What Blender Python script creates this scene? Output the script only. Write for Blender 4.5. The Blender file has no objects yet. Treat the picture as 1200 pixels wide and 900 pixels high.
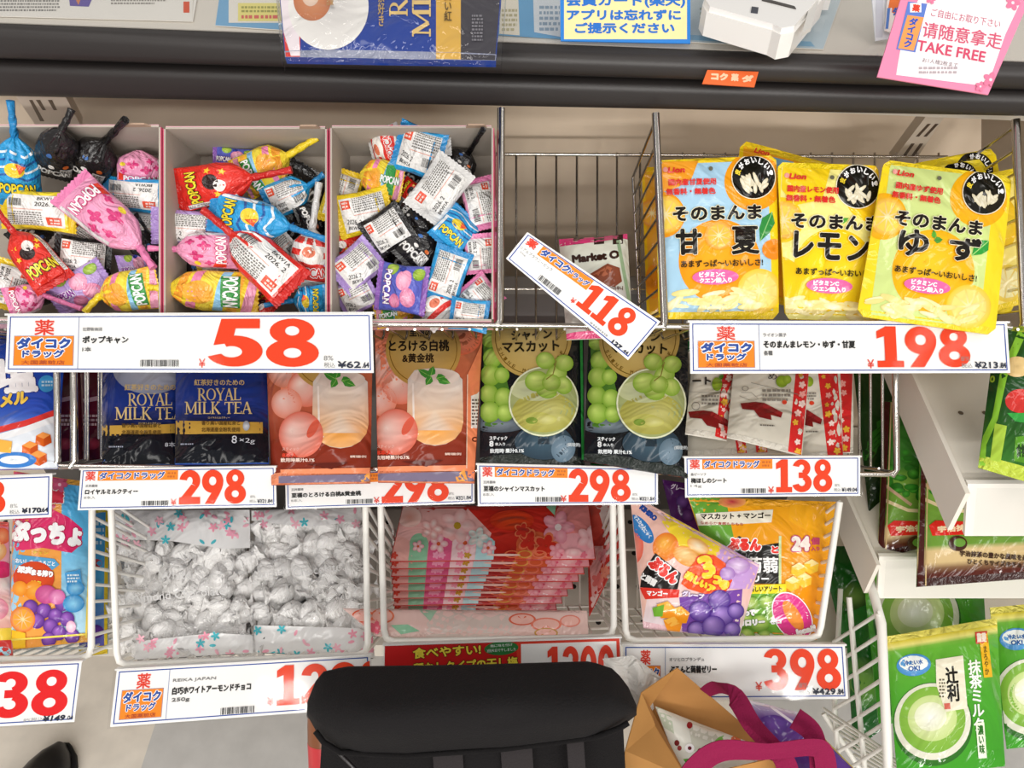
import bpy, math, random
import numpy as np
from mathutils import Vector
from mathutils.geometry import tessellate_polygon

# ------------------------------------------------------------------ camera, world, lamps, exposure
SC = bpy.context.scene
COL = SC.collection
EYE_HEIGHT = 1.17
PITCH = math.radians(45)
FPX = 900.0                      # focal length for a 1200 px wide frame
cam_data = bpy.data.cameras.new('camera')
cam_data.sensor_width = 36
cam_data.lens = FPX * 36 / 1200
cam_data.clip_start = .02
cam = bpy.data.objects.new('camera', cam_data)
COL.objects.link(cam)
cam.location = (0, 0, EYE_HEIGHT)
cam.rotation_euler = (math.pi / 2 - PITCH, 0, 0)
SC.camera = cam

world = bpy.data.worlds.new('store_ambience')
SC.world = world
world.use_nodes = True
world.node_tree.nodes['Background'].inputs[0].default_value = (1.0, .97, .93, 1)
world.node_tree.nodes['Background'].inputs[1].default_value = .52

def ceiling_fill_lamp(loc, sx, sy, power, aim):
    l = bpy.data.lights.new('ceiling_fill_lamp', 'AREA')
    l.shape = 'RECTANGLE'; l.size = sx; l.size_y = sy; l.energy = power
    l.color = (1, .97, .93)
    o = bpy.data.objects.new('ceiling_fill_lamp', l); COL.objects.link(o)
    o.location = loc
    o.rotation_euler = (Vector(aim) - Vector(loc)).to_track_quat('-Z', 'Y').to_euler()
for lx in (-1.5, -.35, .8, 1.9):
    for ly, power in ((-5.0, 58), (-2.6, 11), (-1.1, 6.5), (.4, 4)):  # farthest, strongest row is added fill to brighten the wall under the counter
        ceiling_fill_lamp((lx, ly, 2.65), .95, .18, power, (lx * .5, .4 if ly < -2 else ly + .35, .5))

SC.view_settings.view_transform = 'Standard'
SC.view_settings.look = 'None'
SC.view_settings.gamma = 1
SC.view_settings.use_curve_mapping = False
SC.view_settings.exposure = -.42

# ------------------------------------------------------------------ measuring helpers
CAM = np.array([0, 0, EYE_HEIGHT])
AX = np.array([0, math.cos(PITCH), -math.sin(PITCH)])      # view axis
UP = np.array([0, math.sin(PITCH), math.cos(PITCH)])
RT = np.array([1.0, 0, 0])
def ray(px, py):
    px = np.asarray(px, float); py = np.asarray(py, float)
    return AX + ((px - 600) / FPX)[..., None] * RT + ((450 - py) / FPX)[..., None] * UP
def P(px, py, d):
    """the point of the shop at distance d that the photograph shows at px, py"""
    return CAM + ray(px, py) * np.asarray(d, float)[..., None]
def PH(px, py, z):
    """the same for a point known to lie at height z"""
    r = ray(px, py)
    return CAM + r * ((z - EYE_HEIGHT) / r[..., 2])[..., None]

def rgb(c):
    if not isinstance(c, str):
        return np.asarray(c, float)
    c = c.lstrip('#')
    if len(c) == 3: c = ''.join(k * 2 for k in c)
    v = np.array([int(c[i:i + 2], 16) / 255 for i in (0, 2, 4)])
    return np.where(v <= .04045, v / 12.92, ((v + .055) / 1.055) ** 2.4)

# ------------------------------------------------------------------ materials
MATS = {}
def node_mat(name):
    m = bpy.data.materials.new(name); m.use_nodes = True
    MATS[name] = m
    nt = m.node_tree
    return m, nt, nt.nodes['Principled BSDF']
def add_bump(nt, bsdf, scale, strength, dist=.002, distortion=0., detail=3):
    tc = nt.nodes.new('ShaderNodeTexCoord')
    n = nt.nodes.new('ShaderNodeTexNoise')
    n.inputs['Scale'].default_value = scale
    n.inputs['Detail'].default_value = detail
    n.inputs['Distortion'].default_value = distortion
    b = nt.nodes.new('ShaderNodeBump')
    b.inputs['Strength'].default_value = strength
    b.inputs['Distance'].default_value = dist
    nt.links.new(tc.outputs['Object'], n.inputs['Vector'])
    nt.links.new(n.outputs[0], b.inputs['Height'])
    nt.links.new(b.outputs['Normal'], bsdf.inputs['Normal'])
    return b
def printed(name, rough, coat=0., bump=None, spec=.5, metal=0.):
    """an inked surface: its colour comes from the print laid down on the mesh"""
    m, nt, b = node_mat(name)
    a = nt.nodes.new('ShaderNodeAttribute'); a.attribute_name = 'print'
    nt.links.new(a.outputs['Color'], b.inputs['Base Color'])
    b.inputs['Roughness'].default_value = rough
    b.inputs['Specular IOR Level'].default_value = spec
    b.inputs['Coat Weight'].default_value = coat
    b.inputs['Coat Roughness'].default_value = .06
    b.inputs['Metallic'].default_value = metal
    if bump: add_bump(nt, b, *bump)
printed('plastic_film', .12, 0, (15, .6, .009, 2.4, 2), spec=.36)
def creases(name, scale, strength, dist):
    """sharp folds of thin film on top of its soft waves"""
    nt = MATS[name].node_tree; soft = next(n for n in nt.nodes if n.type == 'BUMP')
    tc = next(n for n in nt.nodes if n.type == 'TEX_COORD')
    n = nt.nodes.new('ShaderNodeTexNoise'); n.noise_type = 'RIDGED_MULTIFRACTAL'
    n.inputs['Scale'].default_value = scale; n.inputs['Detail'].default_value = 1.2; n.inputs['Distortion'].default_value = .6
    mp = nt.nodes.new('ShaderNodeMapping'); mp.inputs['Rotation'].default_value = (.3, .2, .6); mp.inputs['Scale'].default_value = (1.7, .8, 1.)
    b = nt.nodes.new('ShaderNodeBump'); b.inputs['Strength'].default_value = strength; b.inputs['Distance'].default_value = dist
    nt.links.new(tc.outputs['Object'], mp.inputs['Vector']); nt.links.new(mp.outputs[0], n.inputs['Vector']); nt.links.new(n.outputs[0], b.inputs['Height'])
    nt.links.new(soft.outputs['Normal'], b.inputs['Normal'])
    nt.links.new(b.outputs['Normal'], nt.nodes['Principled BSDF'].inputs['Normal'])
creases('plastic_film', 10, .8, .007)
printed('crinkled_film', .20, .15, (48, .75, .007, 2.4, 3))
printed('card', .55, 0, spec=.25)
printed('kraft', .8, 0, (160, .25, .001))
printed('cardboard', .85, 0, (240, .15, .001))
printed('hard_plastic', .35, .2)
printed('matte', .9, 0, (300, .3, .001))
printed('cloth', .95, 0, (700, .5, .002), spec=.25)
printed('leather', .35, 0, (200, .15, .001))
printed('enamel', .4, .1, (90, .05, .001))
printed('gold', .3, 0, (40, .25, .004, 1.), metal=.15)
def plain(name, col, rough, metal=0., bump=None):
    m, nt, b = node_mat(name)
    b.inputs['Base Color'].default_value = (*rgb(col), 1)
    b.inputs['Roughness'].default_value = rough
    b.inputs['Metallic'].default_value = metal
    if bump: add_bump(nt, b, *bump)
    return m, nt, b
plain('chrome', '#cfcac4', .16, 1.)
plain('white_wire', '#f4f1ea', .35)
plain('bumper_rubber', '#2f2b2a', .45, 0, (500, .12, .001))

def clear_film(name, ior, rough, bump):
    m = bpy.data.materials.new(name); m.use_nodes = True; MATS[name] = m
    nt = m.node_tree; nt.nodes.remove(nt.nodes['Principled BSDF'])
    out = nt.nodes['Material Output']
    t = nt.nodes.new('ShaderNodeBsdfTransparent'); t.inputs[0].default_value = (.97, .97, .97, 1)
    g = nt.nodes.new('ShaderNodeBsdfGlossy'); g.inputs['Roughness'].default_value = rough
    fr = nt.nodes.new('ShaderNodeFresnel'); fr.inputs[0].default_value = ior
    mx = nt.nodes.new('ShaderNodeMixShader')
    ge = nt.nodes.new('ShaderNodeNewGeometry'); ml = nt.nodes.new('ShaderNodeMath'); ml.operation = 'MULTIPLY'
    iv = nt.nodes.new('ShaderNodeMath'); iv.operation = 'SUBTRACT'; iv.inputs[0].default_value = 1.
    nt.links.new(ge.outputs['Backfacing'], iv.inputs[1]); nt.links.new(fr.outputs[0], ml.inputs[0]); nt.links.new(iv.outputs[0], ml.inputs[1])
    nt.links.new(ml.outputs[0], mx.inputs[0]); nt.links.new(t.outputs[0], mx.inputs[1])
    nt.links.new(g.outputs[0], mx.inputs[2]); nt.links.new(mx.outputs[0], out.inputs[0])
    if bump:
        b = add_bump(nt, g, *bump); nt.links.new(b.outputs['Normal'], fr.inputs['Normal'])
clear_film('clear_film', 1.5, .08, (34, .6, .008, 2.0, 2))
clear_film('clear_sleeve', 1.22, .06, (9, .25, .006, 1.0, 1))

m, nt, b = node_mat('floor_tiles')
SEAM = PH(np.array([175., 100.]), np.array([870., 832.]), 0.)
tc = nt.nodes.new('ShaderNodeTexCoord'); mp = nt.nodes.new('ShaderNodeMapping')
mp.inputs['Location'].default_value = (-SEAM[0][0], -SEAM[1][1], .5)
ck = nt.nodes.new('ShaderNodeTexChecker'); ck.inputs['Scale'].default_value = 1 / .45
ck.inputs['Color1'].default_value = (*rgb('#d6d4d1'), 1); ck.inputs['Color2'].default_value = (*rgb('#f2e9dc'), 1)
vs = nt.nodes.new('ShaderNodeVectorMath'); vs.operation = 'ADD'
vs.inputs[1].default_value = (-SEAM[0][0], -SEAM[1][1], .1)
nz = nt.nodes.new('ShaderNodeTexNoise'); nz.inputs['Scale'].default_value = 30; nz.inputs['Detail'].default_value = 6
mxn = nt.nodes.new('ShaderNodeMixRGB'); mxn.blend_type = 'MULTIPLY'; mxn.inputs[0].default_value = .28
nt.links.new(tc.outputs['Object'], vs.inputs[0]); nt.links.new(vs.outputs[0], ck.inputs['Vector'])
nt.links.new(tc.outputs['Object'], nz.inputs['Vector'])
nt.links.new(ck.outputs['Color'], mxn.inputs[1]); nt.links.new(nz.outputs[0], mxn.inputs[2])
nt.links.new(mxn.outputs[0], b.inputs['Base Color']); b.inputs['Roughness'].default_value = .4

# ------------------------------------------------------------------ mesh builder
class MB:
    def __init__(s):
        s.V = []; s.N = []; s.C = []; s.F = []; s.M = []; s.S = []; s.n = 0; s.mats = []
    def add(s, V, F, col='#ffffff', mat='hard_plastic', smooth=False, N=None):
        V = np.asarray(V, float).reshape(-1, 3)
        c = rgb(col)
        if c.ndim == 1: c = np.tile(c, (len(V), 1))
        if mat not in s.mats: s.mats.append(mat)
        k = s.mats.index(mat)
        for f in F:
            s.F.append([int(i) + s.n for i in f]); s.M.append(k); s.S.append(smooth)
        s.V.append(V); s.C.append(c); s.N.append(np.zeros_like(V) if N is None else N); s.n += len(V)
        return s
    def box(s, c, sx, sy, sz, col='#fff', mat='hard_plastic', ex=(1, 0, 0), ey=(0, 1, 0), ez=(0, 0, 1)):
        ex, ey, ez = (np.asarray(e, float) for e in (ex, ey, ez))
        V = [np.asarray(c, float) + ex * sx / 2 * i + ey * sy / 2 * j + ez * sz / 2 * k for i in (-1, 1) for j in (-1, 1) for k in (-1, 1)]
        return s.add(V, [(0, 1, 3, 2), (4, 6, 7, 5), (0, 4, 5, 1), (2, 3, 7, 6), (0, 2, 6, 4), (1, 5, 7, 3)], col, mat)
    def slab(s, quad, thick, col='#fff', mat='card', direction=None):
        """a sheet of real thickness through four corners"""
        q = np.asarray(quad, float)
        n = np.cross(q[1] - q[0], q[3] - q[0]); n /= np.linalg.norm(n)
        if np.dot(n, CAM - q[0]) < 0: n = -n
        if direction is not None: n = -np.asarray(direction, float)
        V = np.vstack([q, q - n * thick])
        F = [(0, 1, 2, 3), (7, 6, 5, 4), (0, 4, 5, 1), (1, 5, 6, 2), (2, 6, 7, 3), (3, 7, 4, 0)]
        if np.dot(np.cross(q[1] - q[0], q[3] - q[0]), n) < 0: F = [f[::-1] for f in F]
        return s.add(V, F, col, mat)
    def tube(s, pts, r, col='#fff', mat='chrome', sides=8, closed=False):
        pts = [np.asarray(p, float) for p in pts]
        n = len(pts); rr = r if hasattr(r, '__len__') else [r] * n
        V = []; prev = None
        for i, p in enumerate(pts):
            a = pts[max(i - 1, 0)]; c = pts[min(i + 1, n - 1)]
            if closed: a = pts[i - 1]; c = pts[(i + 1) % n]
            t = c - a; t /= max(np.linalg.norm(t), 1e-9)
            if prev is None:
                prev = np.cross(t, [0, 0, 1.]) if abs(t[2]) < .9 else np.cross(t, [1., 0, 0])
            prev = prev - t * np.dot(prev, t); prev /= max(np.linalg.norm(prev), 1e-9)
            q = np.cross(t, prev)
            for k in range(sides):
                w = 2 * math.pi * k / sides
                V.append(p + (prev * math.cos(w) + q * math.sin(w)) * rr[i])
        F = []
        for i in range(n if closed else n - 1):
            j = (i + 1) % n
            for k in range(sides):
                l = (k + 1) % sides
                F.append((i * sides + k, i * sides + l, j * sides + l, j * sides + k))
        if not closed:
            s.add(V[:sides], [list(range(sides))[::-1]], col, mat); s.add(V[-sides:], [list(range(sides))], col, mat)
        return s.add(V, F, col, mat, True)
    def prism(s, top, drop, col='#fff', mat='hard_plastic'):
        """a convex or concave outline pushed along the vector drop"""
        t = np.asarray(top, float); n = len(t); V = np.vstack([t, t + np.asarray(drop, float)])
        tri = tessellate_polygon([[Vector(p) for p in t]])
        F = [tuple(a) for a in tri] + [tuple(i + n for i in a[::-1]) for a in tri] + [(i, (i + 1) % n, n + (i + 1) % n, n + i) for i in range(n)]
        return s.add(V, F, col, mat)
    def grid(s, G, col='#fff', mat='hard_plastic', smooth=True, N=None, wrap=False, flip=False):
        a, b = G.shape[:2]
        F = [(i * b + j, i * b + (j + 1) % b, (i + 1) * b + (j + 1) % b, (i + 1) * b + j) for i in range(a - 1) for j in range(b if wrap else b - 1)]
        if flip: F = [q[::-1] for q in F]
        c = rgb(col)
        if c.ndim == 3: c = c.reshape(-1, 3)
        return s.add(G.reshape(-1, 3), F, c, mat, smooth, None if N is None else N.reshape(-1, 3))
    def build(s, name, parent=None, origin=None):
        V = np.vstack(s.V); C = np.vstack(s.C); N = np.vstack(s.N)
        o0 = np.zeros(3)
        if parent is not None: o0 = np.array(parent['_at'])
        elif origin is not None: o0 = np.asarray(origin, float)
        me = bpy.data.meshes.new(name)
        me.from_pydata((V - o0).tolist(), [], s.F)
        for k in s.mats: me.materials.append(MATS[k])
        me.polygons.foreach_set('material_index', s.M)
        me.polygons.foreach_set('use_smooth', s.S)
        at = me.color_attributes.new('print', 'FLOAT_COLOR', 'POINT')
        at.data.foreach_set('color', np.hstack([C, np.ones((len(C), 1))]).ravel())
        if np.abs(N).sum() > 0:
            me.normals_split_custom_set_from_vertices(N.tolist())
        me.update()
        o = bpy.data.objects.new(name, me); COL.objects.link(o)
        if parent is not None: o.parent = parent
        else: o.location = o0
        return o

def thing(name, label, cat, at, group=None):
    o = bpy.data.objects.new(name, None); COL.objects.link(o)
    o.empty_display_size = .02
    o.location = [float(v) for v in at]; o['_at'] = [float(v) for v in at]
    o['label'] = label; o['category'] = cat
    if group: o['group'] = group
    return o
def tag(o, label, cat, group=None):
    o['label'] = label; o['category'] = cat
    if group: o['group'] = group
    return o
def structure(o):
    o['kind'] = 'structure'; return o

# ------------------------------------------------------------------ lettering and drawing on surfaces
GL = {}
def glyph(t):
    if t not in GL:
        cu = bpy.data.curves.new('lettering', 'FONT'); cu.body = t; cu.resolution_u = 3
        cu.align_x = 'CENTER'; cu.space_line = .95
        o = bpy.data.objects.new('lettering', cu); me = o.to_mesh()
        v = np.zeros(len(me.vertices) * 3); me.vertices.foreach_get('co', v); v = v.reshape(-1, 3)[:, :2]
        me.calc_loop_triangles()
        f = np.zeros(len(me.loop_triangles) * 3, int); me.loop_triangles.foreach_get('vertices', f); f = f.reshape(-1, 3)
        lo = v.min(0); hi = v.max(0)
        v = (v - lo) / np.maximum(hi - lo, 1e-6); v[:, 1] = 1 - v[:, 1]
        o.to_mesh_clear(); bpy.data.objects.remove(o); bpy.data.curves.remove(cu)
        GL[t] = (v - .5, f)
    return GL[t]

def split_long(p, t, c, L):
    for _ in range(14):
        a = p[t]; e = np.stack([np.linalg.norm(a[:, (k + 1) % 3] - a[:, k], axis=1) for k in range(3)], 1)
        m = e.max(1) > L
        if not m.any(): break
        bad = t[m]; k = e[m].argmax(1); r = np.arange(len(bad))
        i0 = bad[r, k]; i1 = bad[r, (k + 1) % 3]; i2 = bad[r, (k + 2) % 3]
        key = np.minimum(i0, i1) * len(p) + np.maximum(i0, i1)
        u, inv = np.unique(key, return_inverse=True)
        ua, ub = u // len(p), u % len(p)
        mid = len(p) + inv
        p = np.vstack([p, (p[ua] + p[ub]) / 2]); c = np.vstack([c, (c[ua] + c[ub]) / 2])
        t = np.vstack([t[~m], np.stack([i0, mid, i2], 1), np.stack([mid, i1, i2], 1)])
    return p, t, c

EPS = .0001
class Art:
    mat = 'plastic_film'; maxlen = 1e9
    def __init__(s): s.mb = MB(); s.lay = 1; s.auto = 0.; s.hold = False
    def up(s, n=1): s.lay += n; return s
    def emit(s, p, t, c, mat=None, h=0.):
        p = np.asarray(p, float); t = np.asarray(t, int).reshape(-1, 3); c = rgb(c)
        if c.ndim == 1: c = np.tile(c, (len(p), 1))
        if s.maxlen < 1e8: p, t, c = split_long(p, t, c, s.maxlen)
        a = p[t]; ar = (a[:, 1, 0] - a[:, 0, 0]) * (a[:, 2, 1] - a[:, 0, 1]) - (a[:, 1, 1] - a[:, 0, 1]) * (a[:, 2, 0] - a[:, 0, 0])
        t = t.copy(); fl = ar > 0; t[fl] = t[fl][:, ::-1]
        V, N = s.to3d(p, s.lay * EPS + s.auto + h)
        if not s.hold: s.auto += 1.2e-5
        s.mb.add(V, t, c, mat or s.mat, True, N)
        return s
    def poly(s, pts, c, mat=None):
        pts = np.asarray(pts, float)
        tri = tessellate_polygon([[Vector((a, b, 0)) for a, b in pts]])
        return s.emit(pts, tri, c, mat)
    def rect(s, x0, y0, x1, y1, c, c2=None, horiz=False, mat=None):
        cc = rgb(c)
        if c2 is not None:
            d = rgb(c2); cc = np.array([cc, d, d, cc]) if horiz else np.array([cc, cc, d, d])
        return s.emit([(x0, y0), (x1, y0), (x1, y1), (x0, y1)], [(0, 1, 2), (0, 2, 3)], cc, mat)
    def frame(s, x0, y0, x1, y1, w, c):
        for a in ((x0, y0, x1, y0 + w), (x0, y1 - w, x1, y1), (x0, y0 + w, x0 + w, y1 - w), (x1 - w, y0 + w, x1, y1 - w)): s.rect(*a, c)
        return s
    def ell(s, cx, cy, rx, ry, c, c2=None, ang=0, hx=0., hy=0., a0=0, a1=360, inner=0., n=None, mat=None):
        """an ellipse, ring or sector; c in the middle (shifted by hx, hy of the radius), c2 at the rim"""
        n = n or max(10, int(max(rx, ry) * 1.2) + 8)
        n = min(n, 44)
        w = np.radians(np.linspace(a0, a1, n + 1))
        steps = np.array([inner, 1.]) if c2 is None else np.linspace(inner, 1, 5)
        A = math.radians(ang); R = np.array([[math.cos(A), math.sin(A)], [-math.sin(A), math.cos(A)]])
        pts = []; cols = []
        ca = rgb(c); cb = ca if c2 is None else rgb(c2)
        for k in steps:
            q = np.stack([np.cos(w) * rx * k + hx * rx * (1 - k), np.sin(w) * ry * k + hy * ry * (1 - k)], 1)
            pts.append(q @ R + (cx, cy)); f = (k - inner) / (1 - inner)
            cols.append(np.tile(ca * (1 - f) + cb * f, (n + 1, 1)))
        t = []
        for i in range(len(steps) - 1):
            for j in range(n):
                a = i * (n + 1) + j; b = a + n + 1
                t += [(a, b, b + 1), (a, b + 1, a + 1)]
        return s.emit(np.vstack(pts), t, np.vstack(cols), mat)
    def stroke(s, pts, w, c, closed=False, mat=None):
        p = np.asarray(pts, float); n = len(p)
        w = np.asarray(w if hasattr(w, '__len__') else [w] * n, float)
        if closed: p = np.vstack([p, p[:1]]); w = np.append(w, w[0]); n += 1
        tg = np.gradient(p, axis=0)
        if closed: tg[0] = tg[-1] = p[1] - p[-2]
        tg /= np.maximum(np.linalg.norm(tg, axis=1, keepdims=True), 1e-9)
        nr = np.stack([-tg[:, 1], tg[:, 0]], 1) * w[:, None] / 2
        t = []
        for i in range(n - 1): t += [(i, i + 1, n + i), (i + 1, n + i + 1, n + i)]
        return s.emit(np.vstack([p + nr, p - nr]), t, c, mat)
    def text(s, t, cx, cy, w, h, c, ang=0, b=0., out=None, ob=1., sh=0., mat=None):
        if not t.strip(): return s
        v, f = glyph(t)
        A = math.radians(ang); R = np.array([[math.cos(A), math.sin(A)], [-math.sin(A), math.cos(A)]])
        def go(bold, col, dz):
            ww = max(w - 2 * b, w * .5); hh = max(h - 2 * b, h * .5)
            q = v * (ww, hh); q[:, 0] -= q[:, 1] * sh
            offs = [(0, 0)]
            if bold > 0:
                k = 8 if bold < 2.5 else 14
                offs = [(math.cos(2 * math.pi * i / k) * bold, math.sin(2 * math.pi * i / k) * bold) for i in range(k)]
                if bold > 1.6: offs += [(math.cos(2 * math.pi * (i + .5) / 6) * bold * .5, math.sin(2 * math.pi * (i + .5) / 6) * bold * .5) for i in range(6)]
            n = len(q)
            P_ = np.vstack([(q + o) @ R + (cx, cy) for o in offs])
            for i, o in enumerate(offs):
                s.emit(P_[i * n:(i + 1) * n], f, col, mat, dz + i * 3e-6)
        s.hold = True
        if out: go(b + ob, out, 0.); s.auto += 7e-5
        go(b, c, 0.); s.auto += 4e-5; s.hold = False
        return s
    def fine(s, x0, y0, x1, y1, rows, c, seed=1, fill=.55):
        """print too small to read: rows of short dashes"""
        r = random.Random(seed); hgt = (y1 - y0) / rows; p = []; t = []
        for k in range(rows):
            x = x0; y = y0 + (k + .2) * hgt; e = x1 - r.random() * (x1 - x0) * .25 * (k == rows - 1)
            while x < e:
                w = min(hgt * r.uniform(.35, .9), e - x)
                n = len(p); p += [(x, y), (x + w, y), (x + w, y + hgt * fill), (x, y + hgt * fill)]
                t += [(n, n + 1, n + 2), (n, n + 2, n + 3)]; x += w + hgt * r.uniform(.15, .35)
        return s.emit(p, t, c)
    def bars(s, x0, y0, x1, y1, c='#333', seed=3):
        r = random.Random(seed); x = x0; p = []; t = []
        while x < x1:
            w = r.choice((.5, .8, 1.3)); n = len(p); p += [(x, y0), (x + w, y0), (x + w, y1), (x, y1)]
            t += [(n, n + 1, n + 2), (n, n + 2, n + 3)]; x += w + r.choice((.5, .8, 1.2))
        return s.emit(p, t, c)
    def flower(s, cx, cy, r, c, n=5, c2=None, rot=0., core=None):
        for k in range(n):
            w = 2 * math.pi * k / n + rot
            s.ell(cx + math.cos(w) * r * .55, cy + math.sin(w) * r * .55, r * .5, r * .36, c, c2, math.degrees(w), n=10)
        if core: s.up(.4); s.ell(cx, cy, r * .22, r * .22, core, n=8); s.lay -= .4
        return s
    # heavy poster numerals, drawn in a box
    def number(s, txt, x0, y0, x1, y1, c, gap=.04, slab=True):
        s.hold = True
        adv = {'1': .62 if slab else .46}
        ws = [adv.get(k, .74) for k in txt]; tot = sum(ws) + gap * (len(txt) - 1)
        sx = (x1 - x0) / tot; hh = y1 - y0; x = x0
        dz = 0.
        for k, w in zip(txt, ws):
            def M(p): 
                p = np.asarray(p, float); return np.stack([x + p[:, 0] * sx, y1 - p[:, 1] * hh], 1)
            def arc(cx, cy, rx, ry, a0, a1, n=26):
                a = np.radians(np.linspace(a0, a1, n)); return np.stack([cx + rx * np.cos(a), cy + ry * np.sin(a)], 1)
            def band(o, i):
                q = np.vstack([M(o), M(i)]); n = len(o); t = []
                for j in range(n - 1): t += [(j, j + 1, n + j), (j + 1, n + j + 1, n + j)]
                nonlocal dz
                s.emit(q, t, c, None, dz); dz += 4e-6
            def fill(p):
                nonlocal dz
                s.emit(M(p), tessellate_polygon([[Vector((a, b, 0)) for a, b in p]]), c, None, dz); dz += 4e-6
            if k == '8':
                band(arc(.37, .735, .315, .265, 0, 360), arc(.37, .745, .10, .10, 0, 360))
                band(arc(.37, .285, .37, .29, 0, 360), arc(.37, .285, .125, .105, 0, 360))
            elif k == '0':
                band(arc(.37, .5, .37, .5, 0, 360), arc(.37, .5, .12, .27, 0, 360))
            elif k == '9':
                band(arc(.37, .66, .37, .34, 0, 360), arc(.37, .67, .125, .13, 0, 360))
                fill([(.74, .66), (.73, .55), (.69, .44), (.60, .27), (.43, 0), (.10, 0), (.34, .33), (.40, .38), (.50, .5)])
            elif k == '6':
                band(arc(.37, .34, .37, .34, 0, 360), arc(.37, .33, .125, .13, 0, 360))
                fill([(0, .34), (.01, .45), (.05, .56), (.14, .73), (.31, 1), (.64, 1), (.40, .67), (.34, .62), (.24, .5)])
            elif k == '1':
                if slab:
                    fill([(.18, 0.1), (.46, 0.1), (.46, 1), (.22, 1), (0, .88), (0, .70), (.18, .76)])
                    fill([(0, 0), (.62, 0), (.62, .16), (0, .16)])
                else: fill([(.14, 0), (.42, 0), (.42, 1), (.2, 1), (0, .86), (0, .68), (.14, .74)])
            elif k == '2':
                band(arc(.36, .68, .36, .32, 172, -38), arc(.36, .68, .10, .12, 172, -38))
                fill([(.655, .50), (.42, .58), (0.0, .12), (0, 0), (.40, .2)])
                fill([(0, 0), (.73, 0), (.73, .21), (0, .21)])
            elif k == '3':
                band(arc(.33, .735, .345, .265, 165, -75), arc(.33, .745, .10, .095, 165, -75))
                band(arc(.34, .285, .38, .285, 75, -165), arc(.34, .285, .125, .10, 75, -165))
                fill([(.22, .43), (.45, .43), (.45, .60), (.22, .60)])
            elif k == '5':
                fill([(.16, 1), (.70, 1), (.70, .80), (.36, .80), (.31, .5), (.05, .45)])
                band(arc(.34, .325, .395, .325, 118, -160), arc(.30, .31, .15, .12, 118, -160))
            elif k == '4':
                fill([(.4, 1), (.62, 1), (.62, 0), (.38, 0), (.38, .6), (.26, .38), (.74, .38), (.74, .2), (0, .2), (0, .36)])
            elif k == '7':
                fill([(0, 1), (.74, 1), (.74, .84), (.38, 0), (.1, 0), (.42, .78), (0, .78)])
            x += (w + gap) * sx
        s.hold = False; s.auto += 1e-4
        return s
    SER = {'R': (.68, [((.15, 0), (.15, 1), .13), ((.3, .5), (.64, 0), .13), ((.02, 0), (.3, 0), .05), ((.02, 1), (.35, 1), .05), ((.15, .5), (.35, .5), .05), ((.55, .0), (.70, 0), .05)], [(.34, .75, .22, .25, -90, 90)]),
           'O': (.8, [], [(.4, .5, .38, .5, 0, 360)]),
           'Y': (.68, [((.06, 1), (.33, .45), .13), ((.6, 1), (.35, .45), .06), ((.34, .5), (.34, 0), .13), ((-.02, 1), (.2, 1), .05), ((.48, 1), (.7, 1), .05), ((.2, 0), (.48, 0), .05)], []),
           'A': (.68, [((.33, 1), (.07, 0), .06), ((.33, 1), (.6, 0), .14), ((.15, .35), (.5, .35), .05), ((-.02, 0), (.17, 0), .05), ((.46, 0), (.72, 0), .05)], []),
           'L': (.6, [((.15, 0), (.15, 1), .13), ((.05, .03), (.56, .03), .06), ((.56, 0), (.58, .25), .05), ((.02, 1), (.3, 1), .05)], []),
           'M': (.9, [((.12, 0), (.13, 1), .06), ((.76, 0), (.76, 1), .13), ((.13, 1), (.43, .08), .13), ((.43, .08), (.76, 1), .06), ((0, 0), (.24, 0), .05), ((.62, 0), (.9, 0), .05), ((0, 1), (.16, 1), .05), ((.74, 1), (.9, 1), .05)], []),
           'I': (.34, [((.16, 0), (.16, 1), .13), ((.02, 0), (.31, 0), .05), ((.02, 1), (.31, 1), .05)], []),
           'K': (.7, [((.15, 0), (.15, 1), .13), ((.56, 1), (.2, .45), .06), ((.28, .55), (.62, 0), .13), ((.02, 0), (.3, 0), .05), ((.02, 1), (.3, 1), .05), ((.52, 0), (.72, 0), .05), ((.44, 1), (.66, 1), .05)], []),
           'T': (.64, [((.31, 0), (.31, 1), .13), ((.02, .97), (.6, .97), .06), ((.02, .75), (.02, 1), .05), ((.6, .75), (.6, 1), .05), ((.18, 0), (.45, 0), .05)], []),
           'E': (.6, [((.15, 0), (.15, 1), .13), ((.02, .03), (.54, .03), .06), ((.02, .97), (.52, .97), .06), ((.15, .52), (.42, .52), .05), ((.54, 0), (.56, .22), .05), ((.52, .78), (.52, 1), .05)], []), ' ': (.3, [], [])}
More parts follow.
